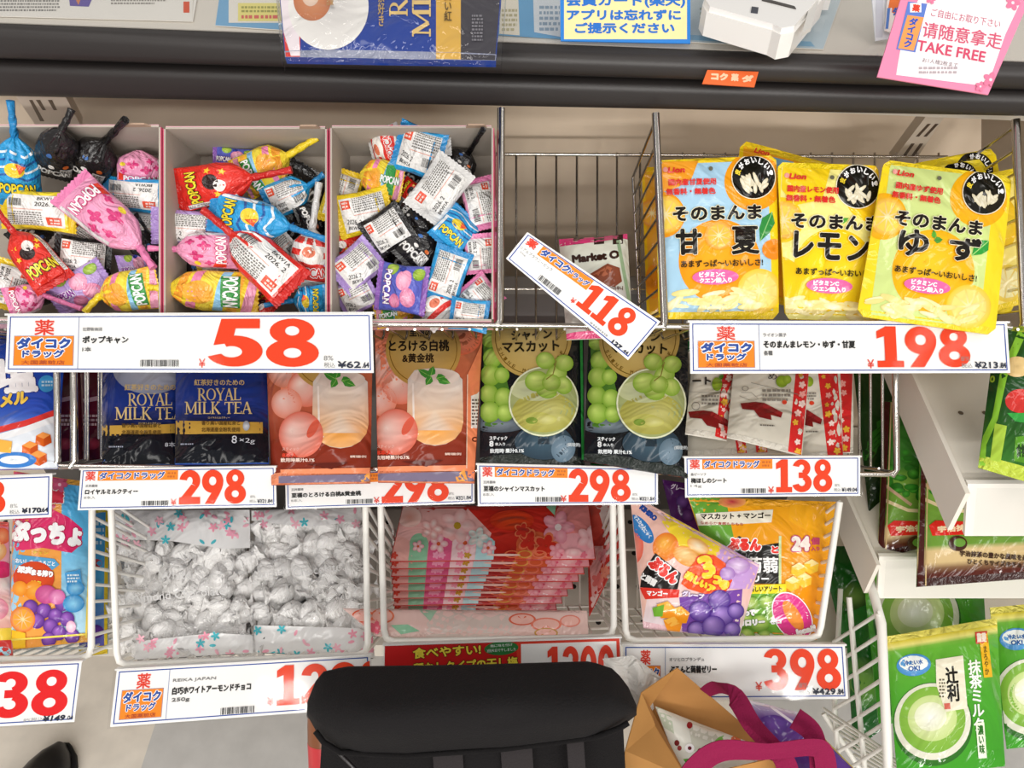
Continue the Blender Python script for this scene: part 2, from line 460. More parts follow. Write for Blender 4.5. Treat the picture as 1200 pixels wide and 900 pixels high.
    def serif(s, txt, cx, cy, w, h, c, ang=0):
        tot = sum(s.SER[k][0] for k in txt); x = 0.; sx = w / tot; dz = 0.
        A = math.radians(ang); R = np.array([[math.cos(A), math.sin(A)], [-math.sin(A), math.cos(A)]])
        def M(p): p = np.asarray(p, float); return np.stack([(x + p[:, 0]) * sx - w / 2, h / 2 - p[:, 1] * h], 1) @ R + (cx, cy)
        for k in txt:
            for a, b_, wd in s.SER[k][1]:
                a = np.array(a, float); b_ = np.array(b_, float); dd = (b_ - a) * (sx, h); dd /= np.linalg.norm(dd)
                nn = np.array([-dd[1] / sx, dd[0] / h]) * wd * sx / 2
                s.emit(M([a + nn, b_ + nn, b_ - nn, a - nn]), [(0, 1, 2), (0, 2, 3)], c, None, dz); dz += 3e-6
            for ox, oy, rx, ry, a0, a1 in s.SER[k][2]:
                w_ = np.radians(np.linspace(a0, a1, 26)); o = np.stack([ox + rx * np.cos(w_), oy + ry * np.sin(w_)], 1)
                i = np.stack([ox + (rx - .13) * np.cos(w_), oy + (ry - .05) * np.sin(w_)], 1)
                q = M(np.vstack([o, i])); t = []
                for j in range(25): t += [(j, j + 1, 26 + j), (j + 1, 27 + j, 26 + j)]
                s.emit(q, t, c, None, dz); dz += 3e-6
            x += s.SER[k][0]
        return s

class Pack(Art):
    """a pouch, sheet or card through four corners (seen at quad px, distances d): bulging film, printed on its front"""
    def __init__(s, quad, d, bulge=.008, base='#ffffff', mat='plastic_film', back=.35, rnd=0., wr=.0007, seed=1, loc=None, maxlen=9., power=4, n=(26, 34), curl=0., thick=.0012):
        super().__init__()
        s.mat = mat; s.maxlen = maxlen if (bulge or wr or curl) else 1e9
        s.quad = np.asarray(quad, float); s.bulge = bulge; s.back = back; s.rnd = rnd; s.wr = wr; s.power = power; s.n = n; s.curl = curl; s.thick = thick
        d = np.ones(4) * d if not hasattr(d, '__len__') else np.asarray(d, float)
        s.K = P(s.quad[:, 0], s.quad[:, 1], d)
        ex = (s.K[1] + s.K[2] - s.K[0] - s.K[3]); ex /= np.linalg.norm(ex)
        ey = (s.K[2] + s.K[3] - s.K[0] - s.K[1]); ey -= ex * np.dot(ex, ey); ey /= np.linalg.norm(ey)
        nn = np.cross(ex, ey)
        s.nn = nn if np.dot(nn, CAM - s.K.mean(0)) > 0 else -nn
        s.ex, s.ey = ex, ey; s.O = s.K.mean(0)
        s.k2 = np.stack([(s.K - s.O) @ ex, (s.K - s.O) @ ey], 1)
        s.base = base; s.seed = seed; s.loc = loc
        r = random.Random(seed); s.ph = [(r.uniform(3, 9), r.uniform(3, 9), r.uniform(0, 6)) for _ in range(4)]
    def hgt(s, u, v):
        a = 2 * u - 1; b = 2 * v - 1; p = s.power
        m = np.clip(1 - np.abs(a) ** p, 0, 1) * np.clip(1 - np.abs(b) ** p, 0, 1)
        w = sum(np.sin(k * u + l * v + q) for k, l, q in s.ph) / 2
        return s.bulge * m + s.wr * w * (.3 + .7 * m) + s.curl * (a * a)
    def plane(s, u, v, warp=True):
        u = np.asarray(u, float); v = np.asarray(v, float)
        if s.rnd and warp:
            e = np.minimum(v, 1 - v); r = s.rnd
            ins = np.where(e < r, r - np.sqrt(np.clip(r * r - (r - e) ** 2, 0, None)), 0)
            u = ins + u * (1 - 2 * ins)
        K = s.K
        return K[0] * ((1 - u) * (1 - v))[..., None] + K[1] * (u * (1 - v))[..., None] + K[2] * (u * v)[..., None] + K[3] * ((1 - u) * v)[..., None]
    def pos(s, u, v): return s.plane(u, v) + s.hgt(u, v)[..., None] * s.nn
    def nrm(s, u, v):
        e = .01
        a = s.plane(np.clip(u + e, 0, 1), v, False) + s.hgt(np.clip(u + e, 0, 1), v)[..., None] * s.nn - s.plane(np.clip(u - e, 0, 1), v, False) - s.hgt(np.clip(u - e, 0, 1), v)[..., None] * s.nn
        b = s.plane(u, np.clip(v + e, 0, 1), False) + s.hgt(u, np.clip(v + e, 0, 1))[..., None] * s.nn - s.plane(u, np.clip(v - e, 0, 1), False) - s.hgt(u, np.clip(v - e, 0, 1))[..., None] * s.nn
        n = np.cross(a, b); n /= np.maximum(np.linalg.norm(n, axis=-1, keepdims=True), 1e-12)
        sg = np.sign(n @ s.nn); return n * np.where(sg == 0, 1, sg)[..., None]
    def uv(s, p):
        if s.loc is not None: return p[:, 0] / s.loc[0], p[:, 1] / s.loc[1]
        r = ray(p[:, 0], p[:, 1]); h = np.zeros(len(p)); u = v = None
        A, B, C, D = s.k2[0], s.k2[1] - s.k2[0], s.k2[3] - s.k2[0], s.k2[0] + s.k2[2] - s.k2[1] - s.k2[3]
        for it in range(3 if s.bulge > .003 else 1):
            t = ((s.O - CAM) @ s.nn + h) / (r @ s.nn)
            X = CAM + r * t[:, None] - s.O
            q = np.stack([X @ s.ex, X @ s.ey], 1)
            u = np.full(len(p), .5); v = np.full(len(p), .5)
            for _ in range(8):
                f = A + u[:, None] * B + v[:, None] * C + (u * v)[:, None] * D - q
                ju = B + v[:, None] * D; jv = C + u[:, None] * D
                det = ju[:, 0] * jv[:, 1] - ju[:, 1] * jv[:, 0]; det = np.where(np.abs(det) < 1e-12, 1e-12, det)
                u = np.clip(u - (f[:, 0] * jv[:, 1] - f[:, 1] * jv[:, 0]) / det, -1, 2)
                v = np.clip(v - (ju[:, 0] * f[:, 1] - ju[:, 1] * f[:, 0]) / det, -1, 2)
            h = s.hgt(np.clip(u, 0, 1), np.clip(v, 0, 1))
        return u, v
    def to3d(s, p, off):
        u, v = s.uv(p); u = np.clip(u, .004, .996); v = np.clip(v, .003, .997)
        N = s.nrm(u, v)
        return s.pos(u, v) + s.nn * off, N
    def colour(s, v):
        b = s.base
        if callable(b): return b
        if isinstance(b, str): return np.tile(rgb(b), (len(v), 1))
        xs = [k[0] for k in b]; cs = np.array([rgb(k[1]) for k in b])
        return np.stack([np.interp(v, xs, cs[:, i]) for i in range(3)], 1)
    def build(s, name, label, cat, group=None, top=0., bot=0., sealcol=None, body='body', backmat=None, thing_=None, crimp='crinkled_film'):
        nu, nv = s.n
        vs = np.linspace(0, 1, nv + 1)
        for e in (top, 1 - bot):
            if 0 < e < 1: vs[np.abs(vs - e).argmin()] = e
        us = np.linspace(0, 1, nu + 1)
        U, V = np.meshgrid(us, vs)
        G = s.pos(U, V); N = s.nrm(U, V)
        Cc = np.repeat(s.colour(vs)[:, None], nu + 1, 1)
        at = (s.K[2] + s.K[3]) / 2
        root = thing_ or thing(name, label, cat, at, group)
        def rows(i0, i1, mb, mat, ridged=0., col=None):
            g = G[i0:i1 + 1].copy()
            if ridged: g += s.nn * (ridged * np.sin(np.arange(i0, i1 + 1) * 2.4))[:, None, None]
            mb.grid(g, Cc[i0:i1 + 1] if col is None else np.tile(rgb(col), g.shape[:2] + (1,)), mat, True, N[i0:i1 + 1], flip=True)
        it = int(round(np.abs(vs - top).argmin())) if top else 0
        ib = int(round(np.abs(vs - (1 - bot)).argmin())) if bot else nv
        rows(it, ib, s.mb, s.mat)
        # back skin and rim
        B = s.plane(U, V) - s.nn * (s.back * s.bulge * np.clip(1 - np.abs(2 * U - 1) ** s.power, 0, 1) * np.clip(1 - np.abs(2 * V - 1) ** s.power, 0, 1) + s.thick)[..., None] + (s.curl * (2 * U - 1) ** 2)[..., None] * s.nn
        s.mb.grid(B[::2, ::2] if nu % 2 == 0 and nv % 2 == 0 else B, s.colour(np.array([.5]))[0], backmat or s.mat, True)
        def rim(a, b_):
            n = len(a); c = s.colour(np.full(n, .5))
            s.mb.add(np.vstack([a, b_]), [(i, i + 1, n + i + 1, n + i) for i in range(n - 1)], np.vstack([c, c]), s.mat)
        rim(G[0], B[0]); rim(G[-1], B[-1]); rim(G[:, 0], B[:, 0]); rim(G[:, -1], B[:, -1])
        s.mb.build(body, root)
        if it: mb = MB(); rows(0, it, mb, crimp, .0003, sealcol); mb.build('top_seal', root)
        if ib < nv: mb = MB(); rows(ib, nv, mb, crimp, .0003, sealcol); mb.build('bottom_seal', root)
        return root

def PV(px, py, fwd):
    """the same for a point known to lie on an upright plane facing the aisle, fwd metres ahead"""
    r = ray(px, py)
    return CAM + r * (np.asarray(fwd, float) / r[..., 1])[..., None]

# ------------------------------------------------------------------ floor, wall, base
f = MB(); f.box((0, .3, -.02), 4.4, 3.4, .04, '#fff', 'floor_tiles')
structure(f.build('floor', origin=(0, .3, 0)))
w = MB(); w.box((0, .83, .45), 2.6, .06, .86, '#e6d3bc', 'enamel')
structure(w.build('wall_back', origin=(0, .8, 0)))

# ------------------------------------------------------------------ checkout counter over the racks
COUNTER_Z = .92
XS = np.linspace(-330, 1530, 49)
def lerp(x, a, b): return a + (b - a) * (x / 1200.)
def bumper(ytop, ybot, z, col):
    top = PH(XS, ytop(XS), z); bot = PV(XS, ybot(XS), top[:, 1])
    back = np.array([0, .06, 0]); mb = MB(); prof = []
    r = .008
    for a in np.linspace(0, math.pi / 2, 5): prof.append(('t', r - r * math.sin(a), r - r * math.cos(a)))
    for a in np.linspace(0, math.pi / 2, 5): prof.append(('b', r - r * math.cos(a), r - r * math.sin(a)))
    G = np.zeros((len(XS), len(prof) + 2, 3))
    G[:, 0] = top + back; G[:, -1] = bot + back
    for i, (e, dy, dz) in enumerate(prof):
        G[:, i + 1] = (top - [0, 0, dz] if e == 't' else bot + [0, 0, dz]) + [0, dy, 0]
    mb.grid(G, col, 'bumper_rubber', True)
    return mb, top
ctr = thing('checkout_counter', 'white checkout counter with double black rubber edge above the racks', 'counter', (0, .62, COUNTER_Z))
mb, edge = bumper(lambda x: lerp(x, 34, 80) - 14 * np.sin(np.clip(x, 0, 1200) / 1200 * np.pi) * -.35, lambda x: lerp(x, 72, 109), COUNTER_Z, '#2b2827')
mb.build('upper_bumper', ctr)
mb2, _ = bumper(lambda x: lerp(x, 76, 111), lambda x: lerp(x, 116, 140), COUNTER_Z - lerp(XS, .033, .021), '#2b2827')
mb2.build('lower_bumper', ctr)
t = MB(); e0, e1 = edge[0], edge[-1]
t.add([e0 + [0, .012, .001], e1 + [0, .012, .001], [e1[0], 1.5, COUNTER_Z + .001], [e0[0], 1.5, COUNTER_Z + .001]] + [e0 + [0, .06, -.07], e1 + [0, .06, -.07], [e1[0], 1.5, .85], [e0[0], 1.5, .85]],
      [(0, 1, 2, 3), (4, 7, 6, 5), (0, 4, 5, 1), (2, 6, 7, 3)], '#e9e2d6', 'enamel')
t.build('counter_top', ctr)
mt = MB(); q = PH(np.array([-40., 1240, 1240, -40]), np.array([26., 74, -300, -300]), COUNTER_Z + .004)
mt.slab(q, .0015, '#fff', 'clear_sleeve'); mt.build('clear_mat', ctr)

def sheet(name, label, cat, px, draw, base='#f3efe7', z=.0022, group=None):
    q = np.asarray(px, float); pts = PH(q[:, 0], q[:, 1], COUNTER_Z + z)
    d = (pts - CAM) @ AX
    p = Pack(q, d, 0, base, 'card', wr=0, n=(2, 2), thick=.0004); draw(p)
    return p.build(name, label, cat, group, body='sheet')
def d1(p):
    p.fine(-20, -8, 70, 14, 6, '#8b8884', 2); p.poly([(80, -10), (112, -10), (104, 8), (82, 7)], '#6a5aa8')
    p.poly([(84, -10), (98, -10), (92, 6)], '#d98a5a'); p.fine(130, -12, 195, 6, 5, '#9a958e', 5); p.rect(215, 2, 222, 15, '#e2562e'); p.frame(-40, -30, 229, 26, 1.2, '#cfc8bb')
sheet('notice_sheet', 'white printed notice under the clear counter mat at the left end', 'paper', [(-40, -30), (236, -30), (226, 25), (-40, 18)], d1)
def d2(p):
    p.rect(250, -40, 340, 36, '#7db4dc'); p.up(); p.rect(268, -40, 340, 27, '#f4efe4'); p.up(); p.rect(279, 4, 330, 25, '#ece084')
    p.up(); p.fine(283, 7, 328, 16, 2, '#a3a04e', 3); p.fine(283, 17, 328, 24, 1, '#d9655a', 4)
sheet('notice_sheet', 'blue bordered notice with a yellow box left of the overhanging tea bag', 'paper', [(262, -40), (345, -40), (342, 36), (252, 30)], d2)
def d3(p):
    p.rect(560, -40, 660, 50, '#6fb0dd'); p.up(); p.poly([(590, -40), (606, -40), (609, 42), (585, 40)], '#f1ead8'); p.poly([(624, -30), (660, -30), (660, 44), (626, 38)], '#e6edf2')
    p.up(); p.fine(588, 10, 606, 38, 5, '#b9b08a', 7); p.fine(632, 6, 656, 38, 5, '#8fa7bb', 8)
sheet('notice_sheet', 'light blue notice sheet between the tea bag and the yellow sign', 'paper', [(575, -40), (665, -40), (670, 46), (575, 40)], d3, '#6fb0dd')
def d4(p):
    p.rect(800, -40, 1010, 62, '#dfe6e6', '#c9dce6'); p.up(); p.poly([(808, 41), (950, 49), (955, 55), (808, 47)], '#8fc0de')
    p.fine(820, 8, 838, 30, 4, '#9eb0a6', 9)
sheet('notice_sheet', 'pale notice sheet lying under the white card reader', 'paper', [(805, -40), (1000, -40), (965, 58), (806, 49)], d4)

# member-card sign, standing at the counter's edge
def at_counter(px, py, z=.004): return float((PH(np.array(px), np.array(py), COUNTER_Z + z) - CAM) @ AX)
dd = at_counter(730, 50, .006)
p = Pack([(656, -60), (809, -60), (809, 51), (657, 48)], dd, 0, '#2f7fd0', 'card', wr=0, n=(2, 2))
p.rect(661, -56, 805, 46, '#f6dfa4'); p.up()
p.text('会員カード(楽天)', 733, 1.5, 140, 16, '#2b6fc4', 0, .7); p.text('アプリは忘れずに', 731, 17.5, 134, 13, '#2b6fc4', 0, .7); p.text('ご提示ください', 732, 33, 117, 13, '#2b6fc4', 0, .7)
p.build('counter_sign', 'yellow counter sign with blue border and blue lettering', 'sign', body='sign_panel')

# card reader
top = [(838, -40), (968, -45), (968, -6), (931, 38), (915, 41), (905, 36), (828, 14), (823, 6)]
tp = np.array(top, float)
zt = COUNTER_Z + .032
T3 = PH(tp[:, 0], tp[:, 1], zt)
rd = thing('card_reader', 'white plastic card reader with a dark slot on the counter', 'card reader', (T3.mean(0)[0], T3.mean(0)[1], COUNTER_Z + .006))
b = MB(); b.prism(T3, (0, 0, -.018), '#f4f2ee', 'hard_plastic')
c0 = T3.mean(0); b.prism(c0 + (T3 - c0) * .96 + [0, 0, .004], (0, 0, -.005), '#f8f6f3', 'hard_plastic'); b.build('housing', rd)
for fx, fy in ((845, 30), (912, 54), (955, 12)):
    q = PH(np.array(float(fx)), np.array(float(fy)), COUNTER_Z + .006); b = MB()
    b.prism([q + [-.013, -.001, .014], q + [.011, -.001, .014], q + [.009, .012, .014], q + [-.010, .012, .014]], (0, 0, -.0135), '#e8e6e2', 'hard_plastic'); b.build('foot', rd)
b = MB(); q = PH(np.array([893., 931, 933, 893]), np.array([-3., 7, 10, 0]), zt + .0048); b.slab(q, .0006, '#3a3430', 'hard_plastic'); b.build('card_slot', rd)
b = MB(); q = PH(np.array([881., 889, 888, 880]), np.array([7.5, 8.5, 15, 14]), zt + .0048); b.slab(q, .0006, '#2b2f3e', 'hard_plastic'); b.build('logo_mark', rd)
b = MB(); q = PH(np.array([940., 951, 970, 962]), np.array([38., 32, -40, -40]), zt + .003); b.slab(q, .003, '#dcd9d3', 'hard_plastic'); b.build('side_cover', rd)

# orange tape on the bumper
_t = PH(np.array(855.), np.array(70.), COUNTER_Z); TAPE_D = float((PV(np.array(855.), np.array(92.), _t[1]) - CAM) @ AX) - .010
p = Pack([(829, 82), (889, 84), (884, 102), (823, 98)], TAPE_D, .0004, '#e86a34', 'card', wr=0, n=(8, 4))
p.text('コク', 843, 90, 20, 9, '#f0c9a6', 3, .8); p.text('薬', 861, 91, 9, 9, '#f0c9a6', 3, .6); p.text('ダ', 876, 92.5, 14, 9, '#f0c9a6', 3, .8)
p.build('tape_strip', 'torn orange tape stuck to the black counter edge', 'tape', body='tape')

# leaflets in a rack and the pink card in front of them
for k, (q, c, lab) in enumerate([([(1018, -50), (1050, -50), (1050, 44), (1026, 48)], '#dfe2e8', 'clear leaflet pocket behind the pink TAKE FREE card'),
                                 ([(1043, -40), (1068, -40), (1050, 40), (1037, 36)], '#f0e6e2', 'white and orange leaflet standing behind the pink card')]):
    d_ = at_counter(1040, 50, .004) - .004 * k
    p = Pack(q, d_, .001, c, 'card', wr=0, n=(4, 4))
    if k:
        p.poly([(1046, -20), (1060, -30), (1052, 20), (1040, 12)], '#e8783a'); p.up(); p.text('ダ', 1049, 14, 8, 10, '#3a62b8', 0, .6); p.stroke([(1041, 10), (1039, 34)], 3, '#5a82c8')
        p.build('leaflet', lab, 'leaflet', body='sheet')
    else:
        p.rect(1026, -40, 1034, 44, '#c9ccd6'); p.build('leaflet_pocket', lab, 'leaflet holder', body='pocket')
dd = .545
p = Pack([(1062, -22), (1210, -8), (1158, 111), (1028, 90)], dd, .0006, '#e88aac', 'card', wr=0, n=(4, 4))
p.poly([(1080, -10), (1196, 2), (1178, 40), (1160, 92), (1146, 100), (1050, 88), (1052, 74), (1058, 40)], '#f6eef0'); p.up()
p.poly([(1064, 2), (1086, 5), (1072, 62), (1050, 58)], '#5c7bc8'); p.up(.5); p.poly([(1063, 18), (1082, 21), (1070, 60), (1052, 57)], '#ef9a55'); p.rect(1066, 4, 1079, 15, '#f4efe8'); p.up(.5)
p.text('薬', 1073, 10, 9, 9, '#d8402c', 10, .5); p.text('ダ\nイ\nコ\nク', 1066.5, 39, 10, 36, '#2d56b8', 14, .5)
p.text('ご自由にお取り下さい', 1131, 22, 82, 9.5, '#c06a80', 10); p.text('请随意拿走', 1127, 42, 94, 19, '#d05a76', 9, .2)
p.text('TAKE FREE', 1114, 60.5, 81, 12.5, '#d04a6a', 10, .35); p.text('お1人様2枚まで', 1101, 74, 42, 5.5, '#8d7f86', 9); p.fine(1076, 78, 1122, 88, 2, '#b5a8ae', 5)
for x, y, r in ((1186, 4, 9), (1176, 82, 6), (1160, 94, 9), (1148, 102, 6), (1090, 0, 6)): p.flower(x, y, r, '#e07a9c', core='#f7d7e0')
p.build('leaflet_card', 'pink flowered card lettered TAKE FREE leaning over the counter edge', 'card', body='card_panel')

# bag of tea sachets hanging over the counter's edge
p = Pack([(322, -60), (592, -60), (581, 71), (334, 67)], [.59, .59, .545, .545], .004, '#27408f', 'plastic_film', seed=4, thick=.006)
p.rect(315, -60, 352, 80, '#c83a3e', '#d4423c'); p.rect(540, -60, 590, 80, '#3f3d44'); p.up()
p.poly([(326, -60), (345, -60), (352, 66), (341, 66), (330, 30)], '#e8dde2'); p.ell(385, 8, 47, 51, '#cfcbc8', '#e6e3df', hx=.1); p.rect(511, -60, 540, 72, '#d2a64e'); p.up()
p.ell(366, 0, 22, 25, '#c98a62', '#b8714c'); p.up(); p.ell(364, -4, 10, 12, '#e2cdbd', '#d6b9a4'); p.text('日東', 387, 2, 8, 10, '#b08a5c', 0, .2)
p.serif('ROYAL', 467, -30, 100, 20, '#d6b878', -90); p.serif('MILK', 494, -4, 96, 20, '#d6b878', -90)
p.text('紅\n茶\n好\nき', 447, 4, 8, 56, '#b99a62', 0, .2); p.text('香\nり\n高\nい\n紅', 525, -4, 9, 60, '#5e4a25', 0, .2); p.fine(553, 18, 566, 50, 8, '#7b7980', 4)
r = p.build('tea_bag_pack', 'clear packed navy tea pouch overhanging the black counter edge', 'tea pouch', bot=.05, sealcol='#8d92a8')
ov = Pack([(318, -60), (596, -60), (587, 76), (330, 72)], [.587, .587, .541, .541], .006, '#fff', 'clear_film', seed=9, thick=.012); ov.build('', '', '', thing_=r, body='clear_overwrap')

# ------------------------------------------------------------------ slotted brackets under the counter
def bracket(q, d, slots, label):
    p = Pack(q, d, 0, '#d8ccbc', 'enamel', wr=0, n=(2, 2), thick=.012)
    for s_ in slots: p.poly(s_, '#4a3626')
    p.build('shelf_bracket', label, 'bracket', 'slotted shelf brackets', body='slotted_rail')
bracket([(1084, 138), (1106, 138), (1070, 192), (1043, 192)], [.70, .70, .79, .79], [[(1087, 145), (1091, 145), (1077, 160), (1073, 160)], [(1096, 145), (1100, 145), (1086, 160), (1082, 160)], [(1068, 168), (1072, 168), (1062, 182), (1058, 182)], [(1078, 168), (1082, 168), (1072, 182), (1068, 182)]], 'pale slotted bracket above the yellow pouches at the right')
bracket([(18, 112), (76, 112), (96, 150), (44, 150)], [.72, .72, .79, .79], [[(34, 117), (38, 117), (52, 142), (47, 142)], [(42, 117), (47, 117), (54, 129), (50, 129)], [(56, 117), (61, 117), (67, 129), (63, 129)]], 'pale slotted bracket above the black wrapped candies at the left')

# ------------------------------------------------------------------ chrome wire tray of the upper row
VPX, VPY = 600, 475
def back_px(x, y, d0, d1, vy=VPY): k = d0 / d1; return VPX + (x - VPX) * k, vy + (y - vy) * k
D1, D1B = .645, .765
tray = thing('wire_tray', 'chrome wire tray holding the cartons and yellow pouches of the top row', 'wire tray', P(600, 381, D1))
m = MB(); m.tube([P(-60, 376, D1), P(440, 380, D1), P(806, 383, D1), P(1185, 384, D1)], .0024); m.build('front_rail', tray)
m = MB(); m.tube([P(-100, 176, D1B), P(1110, 184, D1B)], .0017); m.build('back_rail', tray)
m = MB()
for x in list(range(-90, 590, 27)) + [605, 628, 652, 676, 700, 723] + list(range(750, 1110, 25)):
    yb = 402; xf = VPX + (x - VPX) * (D1B / D1)
    m.tube([P(x, 179, D1B), P(x, 392, D1B), P(x + (xf - x) * .08, 398, D1B - .01), P(xf, 386, D1)], .0012, sides=6)
m.tube([P(-100, 337, D1B + .002), P(1110, 340, D1B + .002)], .0011, sides=6); m.build('floor_grid', tray)
def divider(xt, yt, xb, yb):
    m = MB(); b0 = back_px(xt, yt + 25, D1, D1B); b1 = back_px(xb, yb - 10, D1, D1B)
    m.tube([P(xt + .3, yt, D1), P(xb, yb - 6, D1), P(xb - 2, yb, D1 - .001)], .0034)
    m.tube([P(b0[0], b0[1], D1B), P(b1[0], b1[1], D1B)], .0017)
    for k in range(9):
        f_ = k / 8.5; a = P(xt + (xb - xt) * f_, yt + 8 + (yb - yt - 14) * f_, D1); c = P(b0[0] + (b1[0] - b0[0]) * f_, b0[1] + (b1[1] - b0[1]) * f_, D1B)
        m.tube([a, c], .0014, sides=6)
    m.build('side_divider', tray)
divider(587, 127, 586, 381); divider(768, 133, 779, 383); divider(1190, 140, 1200, 384)

# chrome wire basket of the middle row
D2, D2B = .70, .82
tray2 = thing('wire_basket', 'chrome wire basket holding the drink stick pouches of the middle row', 'wire basket', P(600, 552, D2))
m = MB(); m.tube([P(60, 546, D2), P(1040, 556, D2), P(1051, 552, D2)], .0024); m.build('front_rail', tray2)
def side2(xf, yt, yb):
    m = MB()
    m.tube([P(xf, yt, D2), P(xf + 2, yb - 8, D2), P(xf - 4, yb, D2)], .0030)
    for k in range(1, 6):
        d_ = D2 + (D2B - D2) * k / 5; x0, y0 = back_px(xf, yt, D2, d_); x1, y1 = back_px(xf, yb - 4, D2, d_); m.tube([P(x0, y0, d_), P(x1, y1, d_)], .0014, sides=6)
    for y in (yt, yb - 4): m.tube([P(xf, y, D2), P(*back_px(xf, y, D2, D2B), D2B)], .0018, sides=6)
    m.build('side_panel', tray2)
side2(1049, 425, 558); side2(66, 400, 548); side2(86, 400, 548)
m = MB()
for x in range(70, 1050, 30): m.tube([P(x, 549, D2), P(*back_px(x, 555, D2, D2B), D2B)], .0012, sides=6)
m.build('floor_grid', tray2)

# white wire baskets of the lower row
D3, D3B = .765, .93
def basket(xl, xr, yt, ybl, ybr, label, fl=0, fr=0, group='white wire baskets of the bottom row'):
    bt = thing('wire_basket', label, 'wire basket', P((xl + xr) / 2, (ybl + ybr) / 2, D3), group)
    def bl(x): return ybl + (ybr - ybl) * (x - xl) / (xr - xl)
    m = MB(); W = 'white_wire'
    m.tube([P(xl + fl, yt, D3), P(xl, ybl - 14, D3), P(xl + 3, ybl - 4, D3), P(xl + 13, ybl, D3), P(xr - 13, ybr, D3), P(xr - 3, ybr - 4, D3), P(xr, ybr - 14, D3), P(xr + fr, yt, D3)], .0034, '#fff', W); m.build('front_frame', bt)
    for x, xt, yb in ((xl, xl + fl, ybl), (xr, xr + fr, ybr)):
        m = MB(); n = 9
        tb = back_px(xt, yt, D3, D3B, 900); bb = back_px(x, yb, D3, D3B, 540)
        m.tube([P(*tb, D3B), P(*bb, D3B)], .0022, '#fff', W)
        for k in range(n + 1):
            f_ = k / n; m.tube([P(xt + (x - xt) * f_, yt + (yb - 6 - yt) * f_, D3), P(tb[0] + (bb[0] - tb[0]) * f_, tb[1] + (bb[1] - tb[1]) * f_, D3B)], .0018, '#fff', W, 6)
        mx_ = (.5); m.tube([(P(xt, yt, D3) + P(*tb, D3B)) / 2, (P(x, yb, D3) + P(*bb, D3B)) / 2], .0016, '#fff', W, 6)
        m.build('side_panel', bt)
    m = MB()
    for k in range(int((xr - xl) / 17)):
        x = xl + 8 + k * 17; m.tube([P(x, bl(x), D3), P(*back_px(x, bl(x), D3, D3B, 540), D3B)], .0013, '#fff', W, 6)
    for k in range(1, 5):
        d_ = D3 + (D3B - D3) * k / 4; m.tube([P(*back_px(xl, ybl, D3, d_, 540), d_), P(*back_px(xr, ybr, D3, d_, 540), d_)], .0014, '#fff', W, 6)
    m.build('floor_grid', bt)
    m = MB(); a = back_px(xl, yt, D3, D3B, 900); c = back_px(xr, yt, D3, D3B, 900); m.tube([P(*a, D3B), P(*c, D3B)], .0022, '#fff', W)
    for k in range(int((xr - xl) / 22)):
        x = a[0] + (c[0] - a[0]) * k / int((xr - xl) / 22); y1 = back_px(x, 750, D3, D3B, 540)[1]; m.tube([P(x, a[1], D3B), P(x, y1, D3B)], .0013, '#fff', W, 6)
    m.build('back_panel', bt)
basket(-150, 107, 585, 775, 771, 'white wire basket with the fruit chew bags at far left', 0, 1)
basket(137, 431, 588, 779, 768, 'white wire basket holding the two bags of white chocolates', -7, -3)
basket(450, 719, 590, 752, 747, 'white wire basket holding the stack of pink flowered packets', -4, -1)
basket(733, 962, 588, 751, 748, 'white wire basket holding the two jelly bags', -6, 22)

# perforated base deck of the gondola
m = MB(); zd = .28; fe = PH(np.array([100., 990.]), np.array([756., 756.]), zd)
m.box((0, (fe[0][1] + .795) / 2, zd - .015), 2.2, .795 - fe[0][1], .03, '#d6cfc3', 'enamel')
for r_ in range(4):
    for k in range(64):
        c = np.array([-.9 + k * .028, fe[0][1] + .03 + r_ * .05, zd + .0004])
        w_ = np.linspace(0, 2 * math.pi, 9)[:-1]; m.add(np.stack([c[0] + .0036 * np.cos(w_), c[1] + .0036 * np.sin(w_), np.full(8, c[2])], 1), [tuple(range(8))], '#262322', 'matte')
m.box((0, .78, .14), 2.2, .02, .27, '#8d857b', 'enamel')
o = m.build('bottom_shelf', origin=(0, .6, zd)); tag(o, 'perforated white base deck under the bottom row baskets', 'shelf')

m = MB(); m.box((-.12, .645, .478), 1.0, .012, .392, '#5e5a58', 'enamel'); m.box((-.12, .640, .676), 1.0, .02, .008, '#7a7674', 'enamel')  # panel added with the shade of the gaps put into its dark grey
o = m.build('shade_back_panel', origin=(-.12, .645, .28)); tag(o, 'back panel behind the middle and bottom rows, dark grey standing in for shade', 'back panel')

